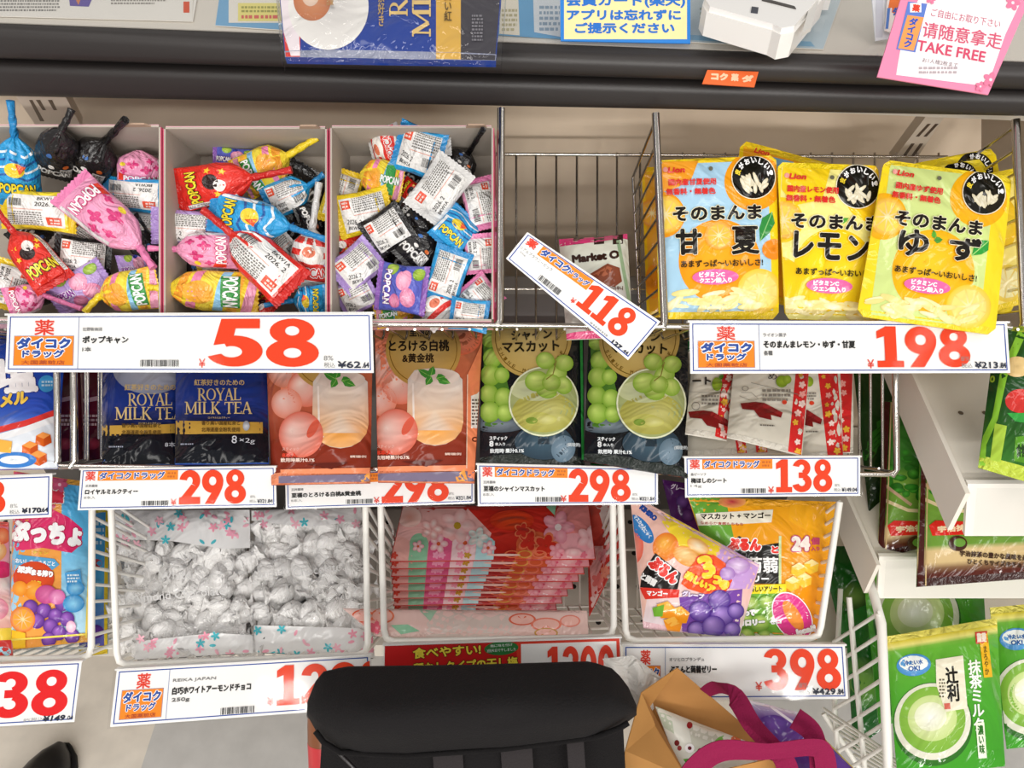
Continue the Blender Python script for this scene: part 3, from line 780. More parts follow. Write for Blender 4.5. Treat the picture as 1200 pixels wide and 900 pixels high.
# ------------------------------------------------------------------ neighbouring gondola, right
def board(z, fl, bl, drop, label):
    F = PH(np.array(float(fl[0])), np.array(float(fl[1])), z); Bk = PH(np.array(float(bl[0])), np.array(float(bl[1])), z)
    Bk = Bk + (Bk - F) * .9
    R_ = F + [.5, 0, 0]; S_ = Bk + [.5, 0, 0]
    root = thing('store_shelf', label, 'shelf', F - [0, 0, drop], 'white shelf boards of the right gondola')
    m = MB(); m.prism([F + [0, .022, 0], R_ + [0, .022, 0], S_, Bk], (0, 0, -drop), '#e4ddd0', 'enamel')
    for k in range(7):
        for j in range(3):
            c = F + [.03 + k * .022, .045 + j * .06, .0005]; w_ = np.linspace(0, 2 * math.pi, 9)[:-1]
            m.add(np.stack([c[0] + .0025 * np.cos(w_), c[1] + .0025 * np.sin(w_), np.full(8, c[2])], 1), [tuple(range(8))], '#6b5b4a', 'matte')
    m.build('board', root)
    m = MB(); m.prism([F + [-.008, 0, -drop], F + [-.002, .012, .004], Bk + [-.002, 0, .004], Bk + [-.008, 0, -drop]], (-.004, 0, 0), '#e9e2d6', 'enamel'); m.build('side_cap', root)
    m = MB(); m.prism([F + [0, .022, .004], R_ + [0, .022, .004], R_ + [0, -.006, -drop], F + [0, -.006, -drop]], (0, .004, 0), '#efeae0', 'hard_plastic'); m.build('price_rail', root)
    m = MB(); m.prism([F + [.004, .016, .006], R_ + [0, .016, .006], R_ + [0, -.009, -drop + .004], F + [.004, -.009, -drop + .004]], (0, -.001, 0), '#fff', 'clear_sleeve'); m.build('rail_cover', root)
    return F, Bk
board(.66, (1145, 596), (1076, 445), .03, 'upper white shelf board of the right gondola under the green bag')
board(.486, (1037.5, 677), (996, 583), .03, 'lower white shelf board under the brown matcha bags')
# its bottom wire basket
D4 = .765
bt = thing('wire_basket', 'white wire basket of the right gondola holding green drink pouches', 'wire basket', P(1045, 905, D4), 'white wire basket at the aisle corner')
m = MB(); m.tube([P(1004, 610, D4 + .1), P(1022, 690, D4 + .03), P(1033, 730, D4), P(1042, 930, D4 - .02)], .0048, '#fff', 'white_wire'); m.build('front_post', bt)
m = MB(); m.tube([P(995, 700, .84), P(1002, 780, .83), P(1016, 930, .82)], .003, '#fff', 'white_wire'); m.tube([P(985, 690, .90), P(978, 830, .89), P(985, 930, .88)], .003, '#fff', 'white_wire')
for k in range(9):
    y = 700 + k * 26; m.tube([P(1031 + k, y + 18, D4), P(1000 + k, y + 38, .835), P(977 + k * .5, y + 52, .885)], .0022, '#fff', 'white_wire', 6)
m.build('side_panel', bt)
m = MB()
for k in range(8): m.tube([P(965 + k * 6, 830 + k * 9, .9), P(1046 + k * 8, 885 + k * 9, D4 - .01)], .0016, '#fff', 'white_wire', 6)
m.tube([P(965, 836, .9), P(1010, 905, .89)], .003, '#fff', 'white_wire'); m.build('floor_grid', bt)
# wall end panel at the far right under the counter
m = MB(); m.slab([P(1150, 120, .80), P(1330, 120, .60), P(1330, 420, .60), P(1150, 420, .80)], .01, '#cdbfae', 'enamel')
structure(m.build('wall_right', origin=P(1150, 420, .8)))

# ------------------------------------------------------------------ price cards
RED = '#ea3f14'; BLUE = '#2a4ea0'; ORG = '#f58a1e'
def card(q, d, W, H, tilt=None):
    return Pack(q, d, 0, '#f7f6f4', 'card', wr=0, n=(2, 2), loc=(W, H), thick=.0008)
def finish(p, label, sleeve=True):
    r = p.build('price_card', label, 'price card', body='card_panel')
    if sleeve:
        c = p.K.mean(0); q = c + (p.K - c) * 1.012 + p.nn * .0032; m = MB(); m.slab(q, .0006, '#fff', 'clear_sleeve'); m.build('clear_sleeve', r)
        m = MB(); e = q[1] - q[0]; m.box((q[0] + q[1]) / 2 - p.nn * .005 + p.ey * .0008, np.linalg.norm(e), .0016, .006, '#e8e6e2', 'hard_plastic', e / np.linalg.norm(e), p.ey, p.nn); m.build('holder_rail', r)
    return r
def border(p, W, H, e=3, w=1.3): p.frame(e, e, W - e, H - e, w, BLUE); return p
def logo_block(p, x0, x1, y0, ym, y1, branch=True, smudge=False):
    """drugstore emblem: red character over an orange block with two blue words"""
    cx = (x0 + x1) / 2; w = x1 - x0
    p.text('薬', cx, (y0 + ym) / 2, w * .33, (ym - y0) * .95, '#e03a26', 0, .35, '#f4dad6', .7)
    p.rect(x0, ym, x1, y1, ORG); p.frame(x0, ym, x1, y1, .6, '#8a8fae'); p.up(); h = y1 - ym
    f_ = .38 if branch else .44
    p.text('ダイコク', cx, ym + h * (f_ / 2 + .06), w * .90, h * f_, BLUE, 0, w * .014, '#ffffff', w * .018)
    p.text('ドラッグ', cx, ym + h * (f_ + .22), w * .70, h * .27, BLUE, 0, w * .009, '#ffffff', w * .014)
    if branch: p.text('大国薬粧店', cx, y1 - h * .11, w * .72, h * .14, '#b8502a', 0, .1)
    p.lay -= 1
def logo_strip(p, x0, x1, y0, y1):
    h = y1 - y0
    p.text('薬', x0 + h * .6, y0 + h / 2, h * 1.02, h * .98, '#e03a26', 0, .25, '#f4dad6', .4)
    p.rect(x0 + h * 1.35, y0, x1, y1, ORG); p.up(); a = x0 + h * 1.5; b = x1 - h * 1.3
    p.text('ダイコクドラッグ', (a + b) / 2, y0 + h / 2, b - a, h * .74, BLUE, 0, .4, '#fff', .6); p.fine(b + h * .25, y0 + h * .15, x1 - h * .15, y1 - h * .15, 2, '#c96a24'); p.lay -= 1
def big(q, d, W, H, lw, maker, name, sub, nw, bar, yen, num, box, tax, label, col=RED, branch=True):
    p = border(card(q, d, W, H), W, H); k = H / 64.
    logo_block(p, 9, lw - 5, 6 * k, 24 * k, H - 7 * k, branch)
    p.rect(lw, 4, lw + .7, H - 4, '#8f9cc0')
    x = lw + 5; p.text(maker, x + len(maker) * 2.3, 17 * k, len(maker) * 4.6, 4.6, '#8a8a8a', 0, .15)
    p.text(name, x + nw / 2, 28.5 * k, nw, 9, '#222', 0, .4); p.text(sub, x + len(sub) * 2.7, 39 * k, len(sub) * 5.2, 5.6, '#666', 0, .2)
    if bar: p.bars(*bar)
    p.text('¥', yen[0], yen[1], 8, 10.5, '#dd4a3a', 0, .15); p.number(num, *box, col)
    p.text('8%', W - 52, H - 17, 11, 5.5, '#888'); p.text('税込', W - 51, H - 9, 13, 6, '#888'); p.text('¥' + tax.split('.')[0], W - 28, H - 9.5, 27, 8, '#2b3040', 0, .32); p.text('.' + tax.split('.')[1], W - 9, H - 9, 8, 6.5, '#2b3040', 0, .25)
    return finish(p, label)
def small(q, d, W, H, maker, name, sub, nw, num, box, tax, label, bar=True, yen=True, logo=True):
    p = border(card(q, d, W, H), W, H, 2.4, 1.1)
    if logo: logo_strip(p, 5, W * .5, 3.4, 15)
    p.text(maker, 7 + len(maker) * 1.8, 21, len(maker) * 3.6, 3.4, '#8a8a8a', 0, .15); p.text(name, 7 + nw / 2, 28.3, nw, 6.4, '#222', 0, .3); p.text(sub, 13, 35, 13, 3.6, '#888')
    if bar: p.bars(W * .32, H - 10, W * .46, H - 4.5)
    p.text('¥', box[0] - 6, H - 8, 7, 8, '#dd4a3a', 0, .15); p.number(num, *box, RED)
    p.text('8%', W - 27, H - 13, 6, 3, '#999'); p.text('税込', W - 27, H - 7.5, 8, 3.8, '#888'); p.text('¥' + tax, W - 13, H - 7.5, 18, 4.8, '#2b3040', 0, .15)
    return finish(p, label)
big([(9, 368), (436, 366), (438, 437), (6, 436)], .628, 428, 70, 84, '辻野新商店', 'ポップキャン', '1本', 54, (157, 55, 201, 63), (229, 59), '58', (238, 7, 365, 63), '62.64', 'wide white price card reading 58 under the candy cartons')
big([(808, 376), (1180, 377), (1184, 437), (809, 438)], .626, 374, 61, 81, 'ライオン菓子', 'そのまんまレモン・ゆず・甘夏', '各種', 108, None, (211, 50), '198', (219, 6, 328, 54), '213.84', 'white price card reading 198 under the yellow pouches')
big([(137, 784), (434, 767), (437, 829), (129, 852)], .75, 300, 66, 63, 'REIKA JAPAN', '白巧ホワイトアーモンドチョコ', '250g', 92, (126, 53, 164, 61), (183, 49), '1298', (190, 7, 318, 55), '1401.84', 'tilted white price card under the bags of white chocolates, partly behind the black bag')
big([(730, 755), (990, 755), (994, 819), (729, 821)], .752, 264, 65, 50, 'オリヒロプランデュ', 'ぷるんと蒟蒻ゼリー', '', 56, None, (160, 49), '398', (167, 5, 257, 54), '429.84', 'white price card reading 398 under the jelly bags')
p = border(card([(-110, 783), (96, 774), (87, 846), (-112, 858)], .75, 206, 72), 206, 72); p.number('138', 66, 9, 195, 63, '#e4181c'); p.text('8%税込', 156, 66.5, 24, 5, '#999'); p.text('¥149', 181, 66, 27, 7, '#2b3040', 0, .5, sh=.2); p.text('.04', 200, 66.5, 8, 5, '#2b3040', 0, .2)
finish(p, 'white price card reading 38 in bright red at far left bottom')
p = border(card([(-120, 562), (61, 555), (60, 606), (-122, 614)], .69, 182, 51), 182, 51); p.number('158', 60, 6, 128, 44, RED); p.text('8%', 138, 36, 9, 4.5, '#999'); p.text('税込', 139, 43, 12, 5, '#888'); p.text('¥170', 159, 42, 23, 6.5, '#2b3040', 0, .5); p.text('.64', 174, 42, 9, 5.5, '#2b3040', 0, .3)
finish(p, 'cropped white price card with tax price 170.64 at the left edge')
small([(95, 549), (323, 546), (324, 594), (91, 598)], .684, 230, 50, '三井農林', 'ロイヤルミルクティー', '8本入', 62, '298', (117, 3.5, 195, 45), '321.84', 'white price card reading 298 under the navy milk tea pouches')
small([(334, 555), (556, 546), (556, 590), (335, 597)], .70, 222, 46, '三井農林', '至福のとろける白桃&黄金桃', '8本入', 82, '298', (113, 2.5, 192, 42), '321.84', 'white price card half covered by the two peach pouches')
small([(559, 543), (771, 548), (771, 591), (560, 593)], .688, 212, 48, '三井農林', '至福のシャインマスカット', '8本入', 72, '298', (107, 3.5, 180, 44), '321.84', 'white price card reading 298 under the green grape pouches')
small([(802, 535), (1008, 534), (1008, 581), (803, 583)], .684, 206, 48, '島ピーソフ', '梅ほしのシート', '14g', 42, '138', (107, 4, 173, 43), '149.04', 'white price card reading 138 under the plum sheet packs')
# leaning card in the tray
p = border(card([(618, 272), (774, 377), (736, 422), (593, 303)], [.618, .618, .618, .618], 188, 52), 188, 52, 2.4, 1.3)
p.text('薬', 13, 10.5, 13, 13, '#e03a26', 0, .5, '#f4dad6', .4); p.rect(25, 4, 97, 19, ORG); p.up(); p.text('ダイコク', 47, 11, 40, 11.5, BLUE, 0, .7, '#fff', .7); p.text('ドラッグ', 81, 12, 28, 8, BLUE, 0, .4, '#fff', .5); p.lay -= 1
p.text('リアルブラウニーピック', 28, 24.5, 46, 5.2, '#444'); p.text('36g', 12, 31, 9, 3.5, '#999'); p.bars(44, 38, 76, 46); p.text('¥', 93, 39, 6, 7, '#dd4a3a', 0, .2); p.number('118', 98, 6, 165, 41, RED, .05); p.text('127', 166, 47, 14, 5, '#2b3040', 0, .5); p.text('.44', 179, 47, 8, 4, '#2b3040', 0, .2); p.fine(125, 44.5, 152, 48.5, 1, '#aaa')
finish(p, 'white price card reading 118 leaning askew across the wire tray', False)
# red card with yellow lettering, behind the black bag
p = card([(450, 755), (727, 746), (729, 806), (449, 815)], .752, 278, 60); p.rect(0, 0, 156, 60, '#cf2020'); p.frame(156, 0, 278, 60, 5, '#e0402c'); p.up()
p.text('食べやすい!', 74, 10.5, 80, 13, '#f4e04a', -2, .5, '#5a1410', .9); p.text('種なしタイプの干し梅', 96, 27.5, 122, 13, '#f4e04a', -2, .5, '#5a1410', .9)
p.ell(138, 9, 20, 8, '#2f7a3c', ang=-2); p.up(); p.text('梅に味を付け', 138, 5.5, 26, 3.4, '#fff', -2); p.text('3回天日で干しました', 138, 11, 34, 3.4, '#fff', -2)
p.number('1200', 192, 9, 270, 52, '#e8432c', .06)
finish(p, 'red and white price card reading 1200 with yellow lettering behind the black bag')

# ------------------------------------------------------------------ dried peel pouches on the top row
def slice_(p, cx, cy, r, c, rim, n=9):
    p.ell(cx, cy, r, r, '#f6e9b0', rim); p.up(.5)
    for k in range(n):
        a = 2 * math.pi * k / n; p.poly([(cx + math.cos(a) * r * .12, cy + math.sin(a) * r * .12), (cx + math.cos(a - .3) * r * .8, cy + math.sin(a - .3) * r * .8), (cx + math.cos(a + .3) * r * .8, cy + math.sin(a + .3) * r * .8)], c)
    p.lay -= .5
def leaf(p, x0, y0, x1, y1, w, c, c2):
    a = np.array([x0, y0]); b = np.array([x1, y1]); d = b - a; n = np.array([-d[1], d[0]]) / np.linalg.norm(d) * w
    p.poly([a, a + d * .3 + n, a + d * .65 + n * .8, b, a + d * .65 - n * .8, a + d * .3 - n], c); p.lay += .3; p.stroke([a, b], max(w * .14, .5), c2); p.lay -= .3
def peel_pouch(quad, d, o, ang, ground, edge, fruit, rim, name1, w1, red1, label, seed, badge, extra):
    """o: top-left of the print in the picture; everything is laid out from there, turned by ang"""
    A = math.radians(ang); ca, sa = math.cos(A), math.sin(A)
    def L(x, y): return o[0] + x * ca - y * sa, o[1] + x * sa + y * ca
    p = Pack(quad, d, .007, edge, 'plastic_film', rnd=.05, seed=seed, wr=.0011, n=(28, 36))
    p.poly([L(3, 4), L(129, 4), L(131, 181), L(4, 181)], ground); p.up()
    p.ell(*L(4, 66), 27, 27, '#f8cf4c', rim); p.ell(*L(70, 122), 48, 49, fruit, rim, hx=-.2, hy=-.25)
    p.ell(*L(112, 30), 34, 34, '#f6b524', rim, hx=.2); slice_(p, *L(116, 158), 26, '#f3dc7c', '#f4c838'); p.up()
    slice_(p, *L(8, 66), 22, '#f6d458', '#f2b830')
    extra(p, L)
    rq = random.Random(seed + 7)
    for k in range(26):
        p.ell(*L(rq.uniform(4, 118), rq.uniform(158, 178)), rq.uniform(9, 17), rq.uniform(2.5, 4.5), rq.choice(('#f7f0cc', '#f3e6a8', '#efdc8c')), rq.choice(('#ecd98a', '#f0e2a4')), rq.uniform(-40, 30) + ang, n=12)
    p.up()
    b = L(*badge); p.ell(*b, 26, 26, '#f1ead2'); p.lay += .4; p.ell(*b, 25, 25, '#17150f', n=30); p.lay += .4
    rr = random.Random(seed)
    for k in range(13):
        a_ = rr.uniform(30, 150); p.ell(b[0] + rr.uniform(-13, 13), b[1] + rr.uniform(3, 15), rr.uniform(5, 10), 2.4, '#f6f1de', '#d9cfae', a_ + ang, n=10); p.lay += .04
    p.up(.3)
    for k, ch in enumerate('皮がおいしい!'):
        w_ = math.radians(198 + k * 25) + A; p.text(ch, b[0] + math.cos(w_) * 19.5, b[1] + math.sin(w_) * 19.5, 6.4, 7, '#f4d83a' if k == 0 else '#fff', math.degrees(w_) + 90, .35)
    p.ell(*L(62, 14), 2.6, 2.6, '#6d6a58'); p.text('Lion', *L(22, 14.5), 20, 7, '#d9382e', ang, .5, sh=.2); p.ell(*L(9, 14), 3, 3, '#e7988e')
    p.text(red1, *L(40, 29), 60 if len(red1) > 7 else 56, 8, '#d8322c', ang, .35); p.text('無香料・無着色', *L(38, 40), 58, 8, '#d8322c', ang, .35)
    p.text('そのまんま', *L(68, 66), 104, 17.5, '#1c1712', ang, .9, '#f4ecc8', .8)
    for ch, x, y, w_, h_ in name1: p.text(ch, *L(x, y), w_, h_, '#1c1712', ang, 1.0 if ch == '夏' else 1.35, '#f4ecc8', .7)
    p.text('あまずっぱ〜いおいしさ!', *L(72, 125), 96, 8.5, '#2b2114', ang, .25)
    p.ell(*L(64, 141), 27, 9, '#ea6aa8', ang=ang); p.up(); p.text('ビタミンC', *L(60, 138), 30, 6.2, '#fff', ang, .35); p.text('クエン酸入り', *L(64, 145), 38, 6.2, '#fff', ang, .35)
    return p.build('peel_snack_pouch', label, 'snack pouch', 'yellow peel snack pouches', top=.05, bot=.04, sealcol=edge, body='pouch')
G_ = 'yellow peel snack pouches'
# those behind, showing an edge only
for q, d, c, e, lab, sd in (
    ([(752, 196), (850, 192), (850, 372), (758, 372)], [.752, .74, .73, .745], '#e9a52c', '#f0c21a', 'citrus peel pouch behind the blue one, edge showing beside the chrome divider', 61),
    ([(868, 164), (1000, 199), (975, 372), (850, 340)], [.70, .70, .68, .68], '#f0a424', '#f2cd1c', 'orange cornered pouch peeking up behind the lemon pouch', 62),
    ([(1068, 192), (1166, 173), (1200, 350), (1090, 372)], [.70, .70, .685, .685], '#f2d21e', '#f4d820', 'tallest yellow pouch at the back behind the green yuzu pouch', 63),
    ([(1060, 200), (1152, 186), (1190, 365), (1080, 380)], [.69, .69, .675, .675], '#f0cf28', '#f4dc30', 'middle yellow pouch of the three stacked at the right', 64),
    ([(1120, 212), (1193, 196), (1214, 352), (1140, 372)], [.68, .68, .665, .665], '#f6e27c', '#f3d428', 'pale slice printed pouch leaning at the right end of the top row', 65)):
    p = Pack(q, d, .005, e, 'plastic_film', rnd=.05, seed=sd, wr=.001, n=(16, 20))
    c0 = p.quad.mean(0); p.poly(c0 + (p.quad - c0) * .93, c); p.up()
    if sd == 62: p.text('Lion', 893, 178, 18, 6, '#d9382e', 14, .4, sh=.2); p.poly([(905, 184), (930, 190), (926, 205), (900, 200)], '#7db4d6')
    if sd in (63, 64):
        x, y = (1142, 200) if sd == 63 else (1124, 210); p.ell(x, y, 22, 22, '#17150f'); p.lay += .5
        for k, ch in enumerate('がおいしい'): w_ = math.radians(-100 + k * 24); p.text(ch, x + math.cos(w_) * 17, y + math.sin(w_) * 17, 5.5, 6, '#fff', math.degrees(w_) + 90, .3)
    if sd == 65: slice_(p, 1180, 332, 22, '#f6ecae', '#eecb3c'); p.ell(1176, 262, 16, 30, '#f8d840', '#f0c020'); leaf(p, 1168, 240, 1180, 258, 5, '#4fa23a', '#9fd07a')
    if sd == 61: slice_(p, 764, 250, 16, '#f4b23a', '#e8901c'); p.ell(766, 330, 10, 20, '#f2951c')
    p.build('peel_snack_pouch', lab, 'snack pouch', G_, top=.05, bot=.04, sealcol=e, body='pouch')
def ex_amanatsu(p, L):
    p.poly([L(4, 4), L(48, 4), L(40, 24), L(24, 34), L(4, 40)], '#f0a02a'); leaf(p, *L(133, 66), *L(118, 100), 8, '#2f8a3c', '#8cc47a'); p.ell(*L(134, 110), 14, 12, '#ee8a1e'); leaf(p, *L(70, 102), *L(64, 96), 3, '#7fae3a', '#4f8a2a')
    slice_(p, *L(70, 92), 17, '#f7c24a', '#ef9f24')
peel_pouch([(768, 188), (910, 182), (913, 374), (772, 374)], [.668, .668, .652, .652], (770, 186), -1.5, '#a9d0e8', '#f3d01c', '#f9b024', '#f29a14', [('甘', 34, 99, 31, 31), ('夏', 100, 99, 33, 33)], 0, '国内産甘夏使用', 'light blue peel pouch with a big orange fruit, first from the left', 71, (112, 25), ex_amanatsu)
def ex_lemon(p, L):
    p.poly([L(4, 4), L(60, 4), L(52, 40), L(20, 48), L(4, 30)], '#f2cf1c'); p.ell(*L(16, 140), 22, 34, '#f6d118', '#efc414', -30); p.ell(*L(92, 128), 36, 40, '#f8da2a', '#f2c816', 20); leaf(p, *L(74, 66), *L(84, 60), 3, '#5fae3a', '#2f7a2a')
peel_pouch([(911, 190), (1030, 194), (1032, 378), (920, 374)], [.662, .662, .650, .650], (913, 192), 2.5, '#f3ea8c', '#f3d61c', '#fbdc20', '#f5cc10', [('レ', 32, 94, 24, 32), ('モ', 62, 95, 28, 32), ('ン', 96, 96, 26, 30)], 0, '国内産レモン使用', 'bright yellow lemon peel pouch between the blue and the green ones', 72, (93, 23), ex_lemon)
def ex_yuzu(p, L):
    leaf(p, *L(130, 78), *L(112, 98), 8, '#2f9a3c', '#a2d67a'); leaf(p, *L(66, 86), *L(76, 84), 4, '#4f9a3a', '#2f7a2a'); leaf(p, *L(66, 84), *L(64, 74), 3, '#5fae3a', '#2f7a2a')
peel_pouch([(1036, 187), (1186, 207), (1166, 393), (1004, 370)], [.652, .652, .617, .625], (1040, 188), 7.5, '#cfe08c', '#f4d928', '#fac828', '#f2b010', [('ゆ', 42, 93, 36, 32), ('ず', 102, 93, 38, 29)], 0, '国内産ゆず使用', 'pale green yuzu peel pouch, third from the left, overlapping its price card', 73, (117, 23), ex_yuzu)

# brownie pack standing in the tray
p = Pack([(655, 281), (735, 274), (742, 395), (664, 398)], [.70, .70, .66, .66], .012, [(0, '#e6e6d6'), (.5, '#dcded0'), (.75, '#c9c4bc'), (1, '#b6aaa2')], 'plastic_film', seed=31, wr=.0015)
p.poly([(653, 279), (737, 272), (738, 279), (655, 289)], '#e0407c'); p.up()
for x in (672, 696, 718): p.poly([(x, 275), (x + 12, 274), (x + 12, 286), (x, 287)], '#3c2420')
p.text('Market O', 698, 301, 56, 10, '#3a241c', -6, .9); p.poly([(690, 322), (712, 309), (726, 314), (729, 330), (715, 340), (700, 336)], '#8a4a34'); p.poly([(695, 322), (712, 312), (722, 316), (708, 324)], '#b4684a'); p.ell(716, 346, 18, 10, '#f0eeea', '#d0ccc6'); p.text('브라우니', 722, 338, 16, 5, '#5a3424', 0, .2)
p.stroke([(724, 282), (736, 345), (742, 380)], 4, '#9ab48e')
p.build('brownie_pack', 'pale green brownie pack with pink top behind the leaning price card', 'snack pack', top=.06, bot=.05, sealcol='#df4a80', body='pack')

# ------------------------------------------------------------------ middle row
def at2(top=.80, bot=.69): return [top, top, bot, bot]
# salt caramel bag
p = Pack([(-70, 392), (76, 398), (67, 549), (-70, 552)], at2(.77, .695), .014, [(0, '#1f3fa0'), (.6, '#244cb4'), (.68, '#3b62c0'), (1, '#c9cdd6')], seed=12, wr=.0016)
p.stroke([(-60, 512), (-10, 506), (30, 496), (74, 482)], 7, '#d83a34'); p.stroke([(-60, 521), (-10, 515), (30, 504), (74, 490)], 8, '#eef0f2'); p.poly([(-60, 524), (-10, 519), (30, 508), (72, 494), (68, 548), (-60, 552)], '#dfe6ee'); p.up()
p.text('塩', 18, 440, 52, 42, '#f4f4f4', -4, 2.2, '#16307e', 1); p.text('キャラメル', -8, 472, 84, 17, '#ecc64a', -9, 1.1, '#1a2f78', .8, sh=.2); p.ell(55, 450, 10, 10, '#3f9ad6'); p.lay += .5; p.fine(49, 446, 62, 454, 2, '#bfe0f2')
for x, y, s_ in ((36, 527, 1.), (52, 516, .9), (46, 538, 1.)):
    p.poly([(x - 9 * s_, y - 4), (x, y - 9 * s_), (x + 10 * s_, y - 5), (x + 1, y)], '#f49a4a'); p.poly([(x - 9 * s_, y - 4), (x + 1, y), (x + 1, y + 9), (x - 9, y + 5)], '#d9641e'); p.poly([(x + 1, y), (x + 10 * s_, y - 5), (x + 10, y + 4), (x + 1, y + 9)], '#c44f16'); p.lay += .3
p.ell(18, 540, 26, 9, '#3b7cc8'); p.up(); p.ell(18, 540, 17, 5, '#e6eef4'); p.poly([(-20, 512), (15, 518), (14, 532), (-20, 528)], '#efb24a')
p.build('caramel_bag', 'blue salted caramel bag at the left edge of the middle row', 'candy bag', bot=.05, sealcol='#c5c8d0', body='bag')

for q, sd, lab in (([(60, 420), (100, 420), (98, 546), (58, 546)], 24, 'dark maroon bag glimpsed between the chrome wires at the left of the middle row'), ([(92, 415), (126, 415), (124, 546), (96, 546)], 25, 'wine red bag squeezed between chrome wires and the navy tea pouch')):
    p = Pack(q, [.83, .83, .76, .76], .006, [(0, '#4a1220'), (.5, '#6a1c2c'), (1, '#30101a')], seed=sd, wr=.001, n=(10, 16))
    x0 = q[0][0]; p.stroke([(x0 + 6, 470), (x0 + 26, 466)], 5, '#c8a0a8'); p.fine(x0 + 6, 485, x0 + 26, 500, 3, '#d8b8b8', sd); p.ell(x0 + 16, 520, 9, 7, '#a83a4a', '#6a1c2c')
    p.build('snack_bag', lab, 'snack bag', body='bag')
# tea pouches
def tea(quad, d, x, y, sc_, ang, band, disc, label, seed):
    p = Pack(quad, d, .010, [(0, '#1d3274'), (.62, '#20388a'), (.78, '#131a36'), (.8, '#0c0f1a'), (1, '#0b0d16')], seed=seed, wr=.0014)
    if disc: p.ell(disc[0], disc[1], 44, 30, '#b9bcc8', '#8f96ac')
    p.poly(band, '#cfa544', 'gold'); p.poly([(quad[3][0], band[2][1] + 1), (quad[2][0], band[2][1]), quad[2], quad[3]], '#0d1018'); p.up()
    def t(s_, dx, dy, w, h, c='#d8bd80', b=.15): p.text(s_, x + dx * sc_, y + dy * sc_, w * sc_, h * sc_, c, ang, b)
    t('紅茶好きのための', 0, -16, 60, 7.5); p.serif('ROYAL', x, y - 1.5 * sc_, 52 * sc_, 14 * sc_, '#dcc48a', ang); p.serif('MILK TEA', x - 1, y + 15 * sc_, 80 * sc_, 14 * sc_, '#dcc48a', ang)
    t('ロイヤルミルクティー', 0, 27, 26, 2.6, '#cdb57e', .05)
    bx = (band[0][0] + band[1][0]) / 2; by = (band[0][1] + band[2][1]) / 2
    p.text('香り高い国産紅茶と', bx + 2, by - 4, 46 * sc_, 5.5, '#5e4720', ang, .1); p.text('北海道産全粉乳使用', bx + 2, by + 4, 46 * sc_, 5.5, '#5e4720', ang, .1)
    return p, t
p, t = tea([(118, 392), (212, 392), (208, 545), (120, 545)], at2(.81, .70), 176, 470, 1., 0, [(119, 499), (209, 497), (208, 508), (119, 511)], (176, 432), '', 14)
p.text('8本', 200, 522, 12, 6, '#c9ccd4'); p.fine(128, 523, 150, 526, 1, '#9aa0b0', 2)
p.build('tea_pouch', 'navy and gold milk tea pouch at the left, partly covered by its twin', 'tea pouch', 'navy milk tea pouches', bot=.04, sealcol='#2b5ea8', body='pouch')
p, t = tea([(206, 392), (312, 392), (315, 543), (205, 544)], at2(.80, .685), 257, 464, .98, 0, [(206, 493), (308, 495), (308, 508), (206, 509)], (0, -90), '', 15)
p.text('8', 275, 516, 6, 9, '#c9ccd4', 4); p.text('×2g', 290, 518, 18, 7, '#c9ccd4', 4); p.ell(289, 500, 4, 6, '#c8ccd2', '#9aa0ac'); p.fine(212, 520, 232, 523, 1, '#9aa0b0', 2)
p.build('tea_pouch', 'navy and gold milk tea pouch in front, beside the left peach pouch', 'tea pouch', 'navy milk tea pouches', bot=.04, sealcol='#2b5ea8', body='pouch')
p = Pack([(126, 400), (215, 400), (220, 548), (124, 549)], at2(.825, .715), .008, '#2a55a0', seed=16); p.build('tea_pouch', 'navy milk tea pouch at the back, blue lower edge showing under the other two', 'tea pouch', 'navy milk tea pouches', bot=.05, sealcol='#3a76c0', body='pouch')

